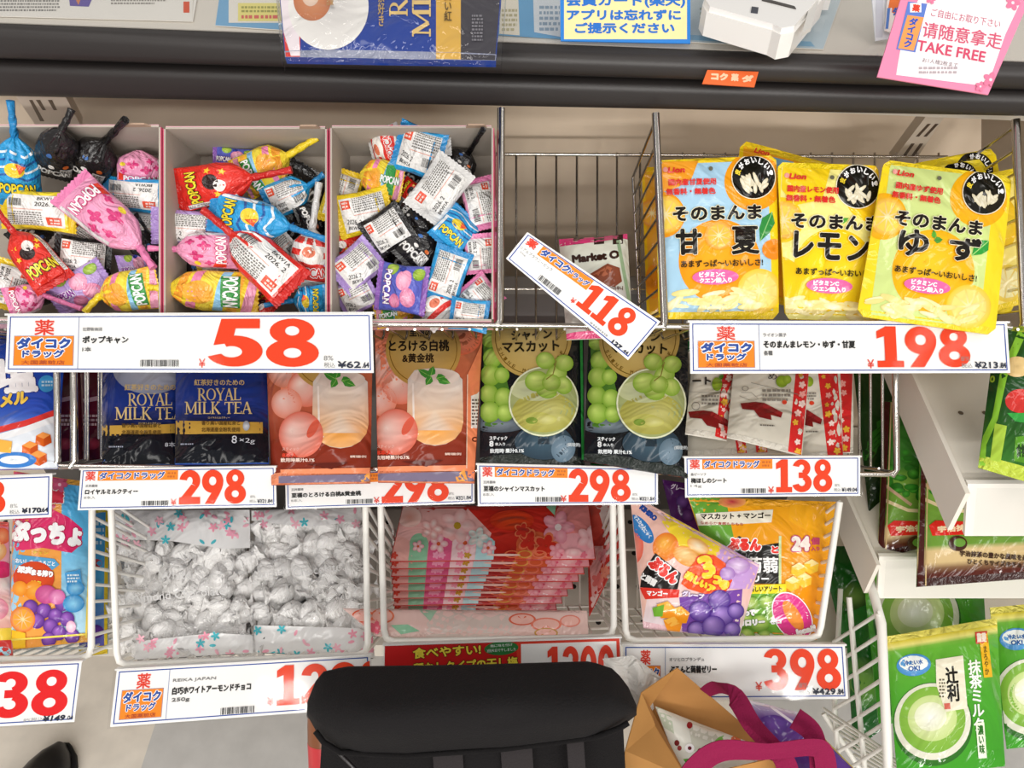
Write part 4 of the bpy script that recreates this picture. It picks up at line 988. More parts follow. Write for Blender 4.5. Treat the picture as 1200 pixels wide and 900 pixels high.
# peach pouches
def peach(quad, d, dx, dy, sc_, label, seed, gusset=None):
    p = Pack(quad, d, .012, [(0, '#9a4a32'), (.25, '#c06a48'), (.6, '#b85a3e'), (.78, '#8e3420'), (1, '#7a2818')], seed=seed, wr=.0016, n=(28, 38))
    def X(x, y): return dx + (x - 440) * sc_, dy + (y - 385) * sc_
    x0, x1 = quad[0][0], quad[1][0]
    p.poly([X(440, 385), X(470, 385), X(480, 440), X(466, 470), X(440, 480)], '#ef8a6a')
    for cx, cy, r, c, e in ((446, 430, 22, '#ead0c8', '#dc8468'), (470, 452, 22, '#f2d8cc', '#e0765c'), (447, 470, 18, '#f0d2ca', '#e68a70'), (541, 392, 24, '#f0a080', '#e06a48')):
        p.ell(*X(cx, cy), r * sc_, r * sc_, c, e, hx=-.35, hy=-.3)
    p.up(); p.ell(*X(496, 410), 44 * sc_, 44 * sc_, '#dfc07a', '#c9a050', mat='gold'); p.up(); p.ell(*X(496, 410), 40 * sc_, 40 * sc_, '#8a6424', n=40, inner=.975)
    p.text('至福の', *X(493, 390), 26 * sc_, 10 * sc_, '#2a1a10', 0, .3); p.text('とろける白桃', *X(491, 405.5), 71 * sc_, 13.5 * sc_, '#1f140c', 0, .45); p.text('&黄金桃', *X(490, 420), 37 * sc_, 11 * sc_, '#2a1a10', 0, .3)
    p.up()
    w_ = np.linspace(0, math.pi, 9)
    body = [X(478, 445)] + [X(478 + 4 * k, 436 - 4 * math.sin(k / 15 * math.pi)) for k in (2, 5, 9, 13)] + [X(542, 445), X(543, 495)] + [X(510 + 33 * math.cos(a), 495 + 28 * math.sin(a)) for a in w_[1:-1]] + [X(477, 495)]
    n = len(body); b_ = np.array(body); ctr = b_.mean(0)
    ys = (b_[:, 1] - b_[:, 1].min()) / np.ptp(b_[:, 1]); st = [(0, '#d6cec6'), (.35, '#e0d8d0'), (.52, '#e6ccb0'), (.8, '#eaa45a'), (1, '#dccabc')]
    cs = np.array([[np.interp(v, [k[0] for k in st], [rgb(k[1])[i] for k in st]) for i in range(3)] for v in np.append(ys, .5)])
    p.emit(np.vstack([b_, ctr]), [(i, (i + 1) % n, n) for i in range(n)], cs); p.up()
    p.ell(*X(510, 442), 29 * sc_, 10 * sc_, '#c4b2a6', '#e2d4c8'); p.ell(*X(510, 505), 28 * sc_, 17 * sc_, '#f0a64c', '#eeb478', a0=0, a1=180); p.stroke([X(484, 450), X(485, 495), X(490, 510)], 2.2 * sc_, '#f2e8de'); p.up()
    for a in ((505, 442, 490, 434), (506, 442, 499, 452), (505, 441, 508, 430), (512, 444, 528, 450), (511, 444, 522, 442)): leaf(p, *X(a[0], a[1]), *X(a[2], a[3]), 4.5 * sc_, '#3f8a34', '#86bf5a')
    p.ell(*X(464, 507), 26 * sc_, 27 * sc_, '#f0d0c6', '#de6e58', hx=-.45, hy=-.2); p.ell(*X(478, 500), 5, 12, '#d8604a', '#dd5f48', 30); p.up()
    p.text('スティック', *X(452, 524), 20 * sc_, 4 * sc_, '#f2c0b4', 0, .1); p.text('8本入', *X(451, 531), 18 * sc_, 6 * sc_, '#e2452e', 0, .3); p.text('飲用時果汁0.1%', *X(460, 537), 40 * sc_, 5 * sc_, '#f2d6c8', 0, .2); p.text('調理例', *X(531, 533), 19 * sc_, 3 * sc_, '#e8c8b8', 0, .15)
    p.poly([X(440, 548), X(548, 546), X(548, 553), X(440, 553)], '#f09066'); p.poly([X(438, 556), X(560, 553), X(560, 570), X(438, 570)], '#7b7088'); p.poly([X(534, 560), X(544, 550), X(550, 570), X(536, 570)], '#f0a44e')
    p.poly([X(470, 542), X(520, 540), X(500, 548)], '#5e1d12')
    if gusset: p.poly([X(548, 440), X(566, 400), X(567, 566), X(548, 560)], '#f08a5e'); p.up(); p.poly([X(552, 465), X(566, 460), X(566, 503), X(552, 503)], '#ece4dc'); p.lay += .4; p.fine(*X(553, 468), *X(566, 500), 8, '#6a5a54', 3); p.text('C', *X(556, 516), 6, 6, '#5a2418', 0, .4); p.stroke([X(548, 440), X(547, 550)], 1.2, '#e8c0a8')
    return p.build('peach_drink_pouch', label, 'drink mix pouch', 'peach drink stick pouches', bot=.06, sealcol='#e88a62', body='pouch')
peach([(311, 388), (437, 386), (434, 566), (318, 568)], at2(.79, .678), 440 - 111, 385 + 3, 1.0, 'left peach drink pouch beside the navy tea pouches', 17)
peach([(439, 386), (566, 388), (556, 566), (443, 565)], at2(.79, .676), 440, 385, 1.0, 'right peach drink pouch with a full gold disc', 18, True)

# green grape pouches
def muscat(quad, d, dx, dy, ang, label, seed):
    p = Pack(quad, d, .012, [(0, '#20281c'), (.3, '#191b20'), (1, '#14171c')], seed=seed, wr=.0018, n=(28, 36))
    def X(x, y): return dx + (x - 565), dy + (y - 383)
    p.poly([X(566, 383), X(578, 383), X(600, 470), X(590, 500), X(568, 500)], '#4c7a2c'); p.ell(*X(584, 497), 34, 10, '#7f8c96', '#4a5660'); p.up()
    for cx, cy, r in ((574, 396, 11), (577, 420, 11), (575, 440, 12), (573, 462, 11), (590, 466, 11), (574, 483, 12), (592, 484, 10), (588, 440, 9)):
        p.ell(*X(cx, cy), r, r * 1.05, '#c3dc72', '#7ba632', hx=-.3, hy=-.3); p.lay += .12
    p.ell(*X(623, 396), 47, 47, '#e4cc88', '#cbab5c', mat='gold'); p.up(); p.ell(*X(623, 396), 43, 43, '#7a5c20', n=42, inner=.975)
    for k in range(16):
        w_ = math.radians(20 + k * 9.5); p.text('SHINE MUSCAT OF '[k], *X(623 + 39.5 * math.cos(math.pi - w_), 396 + 39.5 * math.sin(w_)), 3.4, 4, '#7a5c20', 90 - math.degrees(w_), .1)
    p.text('シャイン', *X(623, 393.5), 48, 11.5, '#2a2410', ang, .45); p.text('マスカット', *X(622, 407), 67, 13, '#231d0c', ang, .45); p.up()
    p.ell(*X(637, 519), 34, 21, '#3f5766', '#2a3b48'); p.ell(*X(660, 527), 14, 16, '#7f94a4', '#5a7080', 20); p.poly([X(632, 500), X(642, 500), X(644, 522), X(630, 522)], '#22303a')
    p.up(); p.ell(*X(637, 472), 41, 41, '#b9c08c', '#a0aa70', hy=-.2); p.up(.5); p.ell(*X(637, 484), 37, 24, '#c9c67c', '#aeaa50', hx=.3); p.ell(*X(628, 458), 30, 13, '#bfc7a4', '#c6cc9c'); p.up(.5)
    p.ell(*X(630, 492), 17, 8, '#a8ae58', '#c0bc62'); p.ell(*X(640, 493), 12, 6, '#d8d690', '#c5c268'); p.ell(*X(623, 494), 7, 4, '#7f9a3c'); p.up()
    p.ell(*X(637, 472), 41, 41, '#e4e8c8', n=44, inner=.955)
    for cx, cy, rx, ry, a in ((640, 458, 13, 10, 20), (629, 448, 14, 12, -10), (652, 440, 13, 11, -40), (661, 427, 11, 10, 10), (639, 424, 11, 10, 10), (660, 453, 11, 10, 40), (646, 450, 11, 10, 0)):
        p.ell(*X(cx, cy), rx, ry, '#cfe080', '#86ac38', a, -.2, -.35); p.lay += .15
    p.stroke([X(652, 424), X(648, 440), X(640, 446)], 1.2, '#8a7a3a')
    p.text('スティック', *X(584, 515), 21, 5, '#e4e8ea', 0, .25); p.text('8', *X(576, 521.5), 5, 7, '#e4e8ea', 0, .4); p.text('本入り', *X(586, 522), 12, 4, '#dfe4e6', 0, .15); p.text('飲用時 果汁0.1%', *X(594, 530), 40, 5.5, '#dfe4e6', 0, .2); p.text('(調理例)', *X(672, 523), 16, 5, '#cfd6da', 0, .1)
    p.stroke([X(681, 400), X(683, 540)], 3, '#2e8a3e')
    return p.build('grape_drink_pouch', label, 'drink mix pouch', 'green grape drink stick pouches', bot=.05, sealcol='#1c2420', body='pouch')
muscat([(564, 384), (684, 383), (685, 545), (562, 545)], at2(.80, .69), 565, 383, -2, 'left green grape drink pouch with the cleanest view of its gold disc', 19)
q2 = Pack([(694, 400), (812, 400), (810, 546), (692, 546)], at2(.82, .73), .008, '#1e7a3a', seed=23)
q2.build('grape_drink_pouch', 'green grape drink pouch at the back, only green edges showing', 'drink mix pouch', 'green grape drink stick pouches', body='pouch')
muscat([(690, 388), (806, 383), (806, 560), (684, 540)], at2(.79, .682), 691, 385, 3, 'right green grape drink pouch sagging over its price card', 20)

# plum sheet packs
def plum(quad, d, strip, draw, label, seed, strips2=()):
    p = Pack(quad, d, .006, [(0, '#e8e4da'), (.75, '#dcd7ca'), (1, '#cfc9bb')], seed=seed, wr=.0016)
    for st in (strip,) + tuple(strips2):
        p.poly(st, '#d62a2c'); st = np.array(st, float); p.lay += .4; r = random.Random(seed)
        for k in range(11):
            v = (k + .5) / 11; a = st[0] * (1 - v) + st[3] * v; b_ = st[1] * (1 - v) + st[2] * v; f_ = r.uniform(.25, .75); c = a * (1 - f_) + b_ * f_
            p.flower(c[0], c[1], r.choice((2.6, 3.6, 4.2)), r.choice(('#f6c9c4', '#f3a6a0', '#e9b23c', '#f8dcd6')), rot=r.random())
        p.lay -= .4
    p.up(); draw(p)
    return p.build('plum_sheet_pack', label, 'snack pack', 'plum sheet packs', bot=.04, sealcol='#d8d2c6', body='pack')
def slab_(p, x, y, s_=1.):
    p.poly([(x - 26 * s_, y - 10), (x - 8 * s_, y - 12), (x + 2, y - 11), (x + 24 * s_, y), (x + 22 * s_, y + 6), (x + 10 * s_, y + 3), (x + 11 * s_, y + 9), (x - 4, y + 6), (x - 10, y - 2), (x - 24 * s_, y - 3)], '#7c1a1c'); p.lay += .3; p.poly([(x + 2, y - 11), (x + 24 * s_, y), (x + 22 * s_, y + 4), (x, y - 6)], '#96262a'); p.lay -= .3
def pd_b(p):
    p.text('ート', 822, 447, 22, 9, '#2a2420', 0, .5); p.ell(840, 451, 6, 8, '#a9c83c', '#86a82a'); leaf(p, 842, 445, 848, 440, 2.5, '#4f8a2a', '#8cc05a'); p.fine(822, 463, 842, 476, 3, '#8d8780', 3); slab_(p, 832, 494); p.stroke([(802, 460), (842, 461)], .5, '#a9a49a'); p.ell(815, 477, 5, 5, '#8d8780', inner=.85)
def pd_f(p):
    p.text('シート', 880, 425, 54, 20, '#2a2420', 0, .6); p.ell(916, 448, 7, 7, '#a9c83c', '#86a82a'); p.ell(922, 446, 5, 5, '#b5d04a', '#8cae2e'); p.text('め', 905, 442, 10, 7, '#2a2420')
    p.stroke([(880, 449), (935, 463)], .5, '#8d8780'); p.fine(893, 456, 926, 472, 3, '#8d8780', 5); p.ell(873, 456, 4, 3, '#8d8780', inner=.8); p.stroke([(868, 461), (880, 461), (888, 468), (878, 470), (866, 465)], .6, '#8d8780'); p.ell(919, 472, 3, 2.5, '#d8442c'); slab_(p, 893, 484); p.fine(890, 498, 912, 501, 1, '#6d6760', 6)
def pd_r(p):
    p.ell(948, 448, 5, 6, '#a9c83c', '#86a82a'); p.ell(951, 473, 3, 2.5, '#d8442c'); slab_(p, 944, 492, .8); p.fine(944, 505, 962, 508, 1, '#6d6760', 6); p.fine(944, 460, 956, 470, 3, '#8d8780', 5)
plum([(806, 412), (1000, 410), (1000, 530), (800, 534)], at2(.80, .705), [(968, 412), (1000, 412), (996, 530), (984, 532)], lambda p: None, 'plum sheet pack at the bottom of the pile with two red flowered strips low down', 42, ([(860, 505), (872, 505), (875, 532), (864, 533)], [(884, 510), (897, 510), (899, 532), (886, 533)]))
plum([(812, 412), (866, 412), (852, 516), (803, 508)], at2(.79, .695), [(850, 412), (864, 412), (852, 514), (838, 511)], pd_b, 'leftmost plum sheet pack, dark red slab print cut by its flowered strip', 43)
plum([(930, 412), (984, 412), (988, 536), (940, 538)], at2(.785, .695), [(956, 414), (980, 414), (988, 534), (970, 536)], pd_r, 'rightmost plum sheet pack beside the chrome basket side', 44)
plum([(862, 412), (950, 412), (940, 534), (852, 512)], at2(.775, .685), [(934, 414), (949, 414), (940, 534), (924, 531)], pd_f, 'front plum sheet pack with a whole dark red slab printed on it', 45)

# ------------------------------------------------------------------ bottom row
def at3(top=.87, bot=.785): return [top, top, bot, bot]
# fruit chew bags at the left
p = Pack([(102, 596), (128, 592), (126, 766), (92, 770)], at3(.90, .82), .006, [(0, '#3fa0dc'), (.5, '#5bb4e4'), (1, '#6a4aa8')], seed=51)
p.stroke([(126, 596), (124, 764)], 4, '#f2d030'); p.ell(112, 660, 8, 5, '#d83a3a'); p.ell(114, 690, 8, 12, '#a8dcf0', '#4fa8d8'); p.ell(112, 740, 10, 8, '#7a3fa0', '#5a2a88'); p.up(); p.fine(104, 610, 122, 640, 4, '#e8f4fa', 3)
p.build('fruit_chew_bag', 'blue fruit chew bag with yellow edge behind the left basket side', 'candy bag', 'fruit chew bags', top=.05, bot=.05, sealcol='#f2d030', body='bag')
p = Pack([(16, 552), (112, 566), (104, 752), (11, 762)], at3(.86, .782), .013, [(0, '#4aa8e0'), (.4, '#62bce8'), (1, '#bfe4f4')], seed=52, wr=.0015)
p.poly([(12, 556), (72, 560), (72, 760), (12, 762)], '#f2a24a'); p.poly([(16, 552), (80, 558), (60, 605), (16, 600)], '#c8486a'); p.up()
p.poly([(10, 612), (24, 600), (50, 604), (62, 597), (80, 606), (97, 620), (96, 638), (84, 648), (50, 642), (20, 646), (8, 640)], '#e0346c'); p.up()
p.text('ぷっちょ', 54, 625, 86, 27, '#fff', 4, 2.2, '#c01e56', 1.2); p.text('糖', 66, 582, 18, 16, '#d8344a', 0, 1.2, '#fff', 1); p.flower(70, 568, 9, '#d05a80', core='#f4c0d0')
p.poly([(20, 650), (64, 655), (70, 662), (62, 668), (18, 662)], '#5aa8d8'); p.up(.4); p.text('おいしさ、まるごと', 42, 659, 46, 5.5, '#fff', 5, .2); p.up(.6); p.text('チェン', 48, 648, 18, 4, '#f2d24a', 2, .2)
p.ell(40, 678, 24, 20, '#e2562a', '#d8461e'); p.up(); p.text('果実', 30, 668, 18, 9, '#fff', 6, .8, '#a83010', .6); p.text('まる搾り', 50, 672, 26, 8, '#fff', 6, .7, '#a83010', .6); p.text('グミ', 42, 683, 14, 5, '#f6e24a', 4, .3)
for cx, cy, r in ((40, 692, 11), (24, 690, 9)): p.ell(cx, cy, r, r, '#f8b24a', '#ee8a1e')
for cx, cy in ((36, 712), (52, 716), (66, 722), (44, 728), (60, 734), (74, 708), (80, 726), (70, 742), (58, 750), (86, 746)): p.ell(cx, cy, 9, 9, '#a66ac8', '#5a2a88', hx=-.3, hy=-.4); p.lay += .1
slice_(p, 27, 726, 15, '#f8a83a', '#e8781e'); p.poly([(14, 738), (30, 742), (30, 760), (12, 760)], '#f2c02c'); p.ell(55, 697, 13, 11, '#e67ab0', '#c8488a'); p.ell(68, 700, 10, 9, '#eaa0c8', '#d060a0'); p.up()
for cx, cy, r in ((90, 690, 11), (88, 708, 13)): p.ell(cx, cy, r, r * .8, '#8fd0f0', '#2f8ac8')
p.poly([(77, 672), (96, 668), (98, 684), (80, 688)], '#4aa0dc'); p.up(.3); p.fine(80, 673, 95, 684, 3, '#e4f4fa', 3); p.stroke([(110, 572), (103, 748)], 2.5, '#f2d85a'); p.stroke([(12, 750), (103, 744)], 2.2, '#f2d85a'); p.ell(85, 735, 6, 7, '#f4e8f0', '#e8a8c8')
p.build('fruit_chew_bag', 'blue and orange fruit chew bag with pink lettering cloud', 'candy bag', 'fruit chew bags', top=.04, bot=.05, sealcol='#e8a840', body='bag')
p = Pack([(-70, 606), (10, 612), (15, 772), (-70, 776)], at3(.845, .775), .012, [(0, '#e2748a'), (.3, '#f0a8b0'), (.7, '#f6d0c4'), (1, '#d8484a')], seed=53)
for cx, cy, r, c, e in ((2, 628, 10, '#f0a070', '#e05a3a'), (-4, 646, 12, '#f4e0b0', '#f0a060'), (6, 686, 12, '#f8ece4', '#f0c0c0'), (-2, 714, 13, '#f4c8d0', '#e88aa0')): p.ell(cx, cy, r, r, c, e)
p.up(); p.ell(3, 668, 12, 10, '#e0346c'); p.poly([(-30, 738), (14, 736), (14, 750), (-30, 752)], '#f2d24a'); p.poly([(-30, 752), (14, 750), (14, 772), (-30, 772)], '#d8403a'); p.ell(4, 764, 10, 6, '#a8dcf0')
p.build('fruit_chew_bag', 'pink peach printed chew bag cut by the left edge of the photo', 'candy bag', 'fruit chew bags', top=.04, bot=.05, sealcol='#d8504a', body='bag')

# wrapped white chocolates in clear bags
def choc_mesh():
    mb = MB(); nu, nv = 20, 16; G = np.zeros((nu + 1, nv, 3)); r = random.Random(5)
    for i in range(nu + 1):
        t = i / nu * 2 - 1
        core = math.sqrt(max(0, 1 - (t / .66) ** 2)) if abs(t) < .66 else 0
        tw = abs(t) > .58
        flare = max(0, (abs(t) - .62) / .38)
        ry = max(core * .0118, .0026 + 0.0095 * flare if tw else 0); rz = max(core * .0095, (.0022 + .001 * flare) if tw else 0)
        for k in range(nv):
            w_ = 2 * math.pi * k / nv; wob = 1 + .07 * math.sin(3 * w_ + 4 * t) + (.25 * math.sin(5 * w_) * flare) + .05 * math.sin(7 * w_ - 9 * t)
            G[i, k] = (t * .0215, ry * math.cos(w_) * wob, rz * math.sin(w_) * wob + .0015 * flare * math.sin(2.3 * k))
    mb.grid(G, '#f1efed', 'crinkled_film', True, wrap=True)
    mb.add(G[0], [tuple(range(nv))], '#d6d4d2', 'crinkled_film'); mb.add(G[-1], [tuple(range(nv))[::-1]], '#d6d4d2', 'crinkled_film')
    return mb
proto = choc_mesh().build('wrapped_chocolate')
cmesh = proto.data; bpy.data.objects.remove(proto)
def choc_bag(quad, d, area, lines, label, seed):
    p = Pack(quad, d, .010, '#ffffff', 'clear_film', seed=seed, wr=.002, n=(30, 38), power=6, back=0.)
    r = random.Random(seed)
    def floral(poly):
        p.poly(poly, '#e6e5e4', 'plastic_film'); pl = np.array(poly, float); lo = pl.min(0); hi = pl.max(0); p.up(.5)
        for k in range(int((hi[0] - lo[0]) * (hi[1] - lo[1]) / 210)):
            x, y = r.uniform(lo[0] + 4, hi[0] - 4), r.uniform(lo[1] + 3, hi[1] - 3); c = r.choice(('#f0a8bc', '#4fb8c4', '#f2b8c6', '#f0a0b4'))
            if r.random() < .5: [p.ell(x + math.cos(w) * 3, y + math.sin(w) * 3, 2.8, 1.4, c, None, math.degrees(w), n=8, mat='plastic_film') for w in np.arange(5) * 1.2566 + r.random()]
            else: p.ell(x, y, 4, 1.8, c, None, r.uniform(0, 180), n=8, mat='plastic_film')
        p.lay -= .5
    for poly in area: floral(poly)
    p.up()
    for s_, x, y, w, h, a in lines: p.text(s_, x, y, w, h, '#dcdbda', a, .1, mat='plastic_film')
    root = p.build('chocolate_bag', label, 'chocolate bag', 'clear bags of white chocolates', body='clear_bag')
    # chocolates lying inside, in rough rows
    x0, y0, x1, y1 = lines_area[seed]; dm = d[0] * .42 + d[2] * .58
    pts = []
    for j in range(8):
        for i in range(7):
            x = x0 + (i + .5 + (j % 2) * .4) * (x1 - x0) / 7.2 + r.uniform(-4, 4); y = y0 + (j + .5) * (y1 - y0) / 8 + r.uniform(-4, 4)
            pts.append((x, y))
    for x, y in pts:
        v = (y - quad[0][1]) / (quad[3][1] - quad[0][1]); dz = d[0] + (d[2] - d[0]) * v + r.uniform(.002, .020)
        o = bpy.data.objects.new('wrapped_chocolate', cmesh); COL.objects.link(o); o.parent = root
        o.location = Vector(P(x, y, dz)) - root.location
        o.rotation_euler = (math.pi / 4 + r.uniform(-.5, .5), r.uniform(-.5, .5), r.uniform(-1.7, 1.7)); k = r.uniform(.85, 1.12); o.scale = (k, k, k)
    # grey back sheet standing in for the shade between the chocolates
    m = MB(); b = Pack([(a + (1 if i in (0, 3) else -1) * 3, c) for i, (a, c) in enumerate(quad)], [k + .028 for k in d], .0, '#8d8a88', 'crinkled_film', wr=.001, n=(10, 10), seed=seed)
    b.build('', '', '', thing_=root, body='back_panel')
lines_area = {81: (142, 636, 294, 762), 82: (298, 608, 426, 738)}
choc_bag([(128, 598), (293, 597), (298, 766), (158, 774)], at3(.86, .785), [[(130, 598), (293, 597), (293, 642), (262, 643), (200, 634), (134, 632)], [(160, 752), (250, 742), (298, 745), (298, 766), (158, 774)]],
         [('White', 206, 675, 38, 9, -1), ('Almond Chocolate', 210, 697, 108, 10, -5)], 'left clear bag of white wrapped chocolates with a wide flowered top', 81)
choc_bag([(294, 598), (424, 594), (440, 772), (298, 765)], at3(.862, .788), [[(294, 598), (424, 594), (426, 610), (360, 618), (294, 610)], [(297, 733), (420, 736), (438, 742), (440, 772), (298, 765)]],
         [('Almond', 314, 672, 36, 9, -8), ('Chocolate', 372, 668, 56, 10, -8)], 'right clear bag of white wrapped chocolates beside the pink packets', 82)

# stack of pink flowered packets
def packet(y, k, d):
    x0 = 457 + k * .6; x1 = 698 - k * 6.5; h = 62
    quad = [(472, y - h), (x1 - 8, y - h - 2), (x1, y), (x0, y + 3)]
    p = Pack(quad, [d + .06, d + .06, d, d], .004, [(0, '#c8281e'), (.6, '#d0362a'), (1, '#a81e1a')], 'plastic_film', seed=90 + k, wr=.0012, n=(30, 14), power=6, maxlen=8)
    xs = (x1 - x0) / 241.
    def X(x, yy): return x0 + (x - 457) * xs, y + yy
    p.poly([X(470, -h), X(545, -h), X(576, -30), X(564, 4), X(457, 4)], '#f0b8b4'); p.poly([X(655, -h), X(692, -h), X(700, 2), X(625, 3), X(640, -30)], '#e88a88'); p.up()
    for a, b_, c in ((456, 478, '#eeb0a8'), (478, 500, '#8fc4a0'), (500, 528, '#e0608c'), (528, 556, '#f4d0d4'), (556, 578, '#b8dce0'), (603, 646, '#d8603a'), (646, 700, '#f0a8b0')):
        p.poly([X(a + 3, -17 - (a % 7)), X(b_ + 2, -18 - (b_ % 5)), X(b_, 4), X(a, 4)], c)
        if k == 0: p.ell(*X((a + b_) / 2 + 2, -17), (b_ - a) / 2, 9 + (a % 4) * 2, c)
    p.lay += .4
    for a, c in ((462, '#d84a3a'), (511, '#f0a0bc'), (518, '#f0a0bc'), (540, '#f09ab0'), (548, '#c89a3a'), (655, '#e0607a'), (668, '#fbe0e0'), (684, '#e8788c')): p.flower(*X(a, -4), 4.5, c)
    p.lay -= .4
    p.up()
    if k == 0:
        for fx, fy, fr in ((514, -17, 11), (490, -14, 7), (545, -18, 12), (572, -12, 9)): p.flower(*X(fx, fy), fr, '#f8e2de', c2='#ee9fae', core='#d8603a')
        p.flower(*X(536, -38), 20, '#f4d4d2', c2='#f0b6b4', core='#b8962c'); p.flower(*X(506, -34), 13, '#f8e4e0', c2='#eca8a4'); p.ell(*X(480, -48), 14, 12, '#eaa898', '#f4d0c8'); p.flower(*X(560, -24), 12, '#f6dcd8', c2='#c8dcd8')
        p.flower(*X(654, -36), 19, '#f2b0ba', c2='#e48a9c', core='#fbe8e8'); p.flower(*X(690, -24), 14, '#f6c8cc', c2='#eeb0b4'); p.ell(*X(600, -44), 26, 12, '#d8481e', '#d23a22'); p.poly([X(640, -60), X(652, -64), X(650, -50)], '#8fc4a0')
        for cx, cy, r_ in ((620, -20, 14), (640, -14, 16), (612, -32, 10)): p.flower(*X(cx, cy), r_, '#e87a54'); p.lay += .3; p.flower(*X(cx, cy), r_ * .82, '#cc3226'); p.lay -= .3
    for cx, c in ((600, '#e8704a'), (615, '#e0a04a'), (632, '#e8785a')): p.ell(*X(cx, -4), 9, 4.5, c, n=16, inner=.75)
    p.ell(*X(590, -3), 20, 1.4, '#f4c8bc'); p.flower(*X(652, -8), 9, '#f2b0b8', c2='#e88a98'); p.ell(*X(672, -6), 10, 5, '#f6d0d0', '#eeaab0')
    return p.build('flower_snack_packet', PL[k], 'snack packet', 'stacked pink flowered packets', body='packet')
PL = ['topmost pink and red flowered packet with its whole face showing', 'second pink packet from the top of the stack', 'third pink packet from the top of the stack', 'fourth pink packet from the top of the stack',
      'fifth pink packet from the top of the stack', 'sixth pink packet from the top of the stack', 'seventh pink packet, next to the bottom of the stack', 'pink packet at the bottom of the stack']
for k in range(8): packet(655 + k * 8.6, k, .800 + k * .0042)
p = Pack([(688, 592), (726, 590), (726, 650), (690, 722)], [.87, .86, .80, .815], .006, [(0, '#d8584a'), (1, '#c8342c')], seed=101, wr=.0012)
p.poly([(700, 590), (724, 588), (724, 640), (712, 640)], '#f4d8d4'); p.poly([(690, 640), (712, 640), (706, 690), (690, 700)], '#f0b4b0'); p.up()
for x, y, r_, c in ((714, 617, 7, '#f2c0c0'), (708, 652, 8, '#ee9aa0'), (718, 640, 8, '#f4a8a8'), (700, 680, 9, '#e87a74'), (696, 704, 9, '#f2d0cc'), (712, 672, 9, '#e88a70')): p.flower(x, y, r_, c)
p.ell(712, 618, 3, 3, '#b8962c')
p.build('flower_snack_packet', 'pink and red flowered packet standing on end at the right of the stack', 'snack packet', body='packet')
p = Pack([(402, 713), (688, 716), (690, 752), (440, 745)], [.79, .79, .768, .768], .006, [(0, '#f0cfc8'), (1, '#e2bdb4')], 'plastic_film', seed=103, wr=.0016, n=(34, 12))
p.poly([(500, 715), (600, 716), (600, 752), (500, 748)], '#d9c6bd'); p.up()
for x, y, rx, ry, c in ((425, 722, 13, 8, '#e4603e'), (448, 722, 14, 9, '#ea7a58'), (438, 734, 16, 8, '#e88a80'), (612, 726, 16, 7, '#e06a50'), (640, 732, 18, 8, '#e8806a'), (668, 728, 12, 7, '#e88a7a'), (640, 742, 14, 6, '#c8964a')):
    p.ell(x, y, rx, ry, c); p.lay += .3; p.ell(x, y, rx * .85, ry * .8, '#f0b8ac'); p.lay -= .1
p.poly([(458, 733), (478, 732), (492, 740), (470, 744)], '#8fc4a0'); p.poly([(490, 714), (512, 716), (504, 728)], '#a8ccb0'); p.flower(440, 736, 8, '#e86a80')
p.build('flower_snack_packet', 'translucent pink packet lying flat across the front of the white basket', 'snack packet', top=.1, bot=.1, sealcol='#e8c8c0', body='packet')

# konjac jelly bags
p = Pack([(776, 562), (845, 572), (850, 640), (790, 620)], [.86, .86, .85, .85], .006, [(0, '#4a1a5a'), (1, '#6a2a88')], seed=110)
for cx, cy in ((800, 588), (812, 596), (820, 584), (806, 604), (828, 600)): p.ell(cx, cy, 8, 8, '#8a5ab8', '#4a2070')
p.text('グレープ', 797, 572, 22, 7, '#e8d8f0', 14, .3); p.build('jelly_bag', 'dark purple grape jelly bag peeking over the other two', 'jelly bag', 'konjac jelly bags', body='bag')
p = Pack([(806, 582), (984, 588), (957, 750), (862, 748)], [.815, .80, .787, .79], .012, [(0, '#f2a81e'), (.6, '#f09a18'), (1, '#ec8c14')], seed=111, wr=.0016)
p.poly([(800, 578), (850, 582), (862, 640), (856, 750), (820, 700)], '#6aa83a'); p.poly([(858, 692), (925, 694), (940, 752), (858, 752)], '#7ab83e'); p.poly([(926, 588), (984, 588), (978, 640), (924, 610)], '#f4ac20'); p.up()
p.poly([(815, 602), (906, 597), (904, 612), (870, 614), (818, 616)], '#f0ead8'); p.ell(858, 588, 16, 7, '#c83a4a', '#e8a05a'); p.up(.5); p.text('マスカット + マンゴー', 862, 604.5, 82, 7.5, '#2a2418', -1, .35); p.text('なめらか食感もちもち', 846, 613.5, 50, 3.6, '#b04a3a', 2, .1); p.up(.5)
p.poly([(852, 640), (866, 628), (888, 640), (914, 636), (913, 684), (852, 684)], '#22201e'); p.up(.5); p.stroke([(914, 628), (914, 690)], 3, '#cfe0a8')
p.text('ぷるん', 872, 638, 40, 15, '#e8342a', 2, 1.4, '#fff', 1.1); p.text('と', 908, 644, 9, 9, '#e8342a', 0, .9, '#fff', .8); p.text('蒟蒻', 893, 662, 38, 19, '#fff', 0, .5); p.text('ゼリー', 886, 678, 30, 8, '#fff', 0, .6)
p.text('24', 938, 637, 22, 18, '#f4e8e0', 0, 1.6, '#c8486a', 1.2); p.text('個', 955, 634, 10, 9, '#c8486a', 0, .5); p.text('入り', 955, 643, 10, 5, '#c8486a', 0, .3)
for x, y in ((935, 668), (950, 664), (942, 680), (928, 684)): p.poly([(x - 8, y - 4), (x + 1, y - 9), (x + 9, y - 4), (x + 8, y + 5), (x - 1, y + 9), (x - 8, y + 4)], '#f8c83a'); p.lay += .15; p.poly([(x - 8, y - 4), (x + 1, y - 9), (x + 9, y - 4), (x, y)], '#fce49a'); p.lay += .1
p.up(); p.poly([(862, 686), (921, 684), (921, 695), (862, 696)], '#f2e02a'); p.up(.4); p.text('3つの楽しいアソート', 890, 690, 52, 7, '#3a2a10', -1, .3)
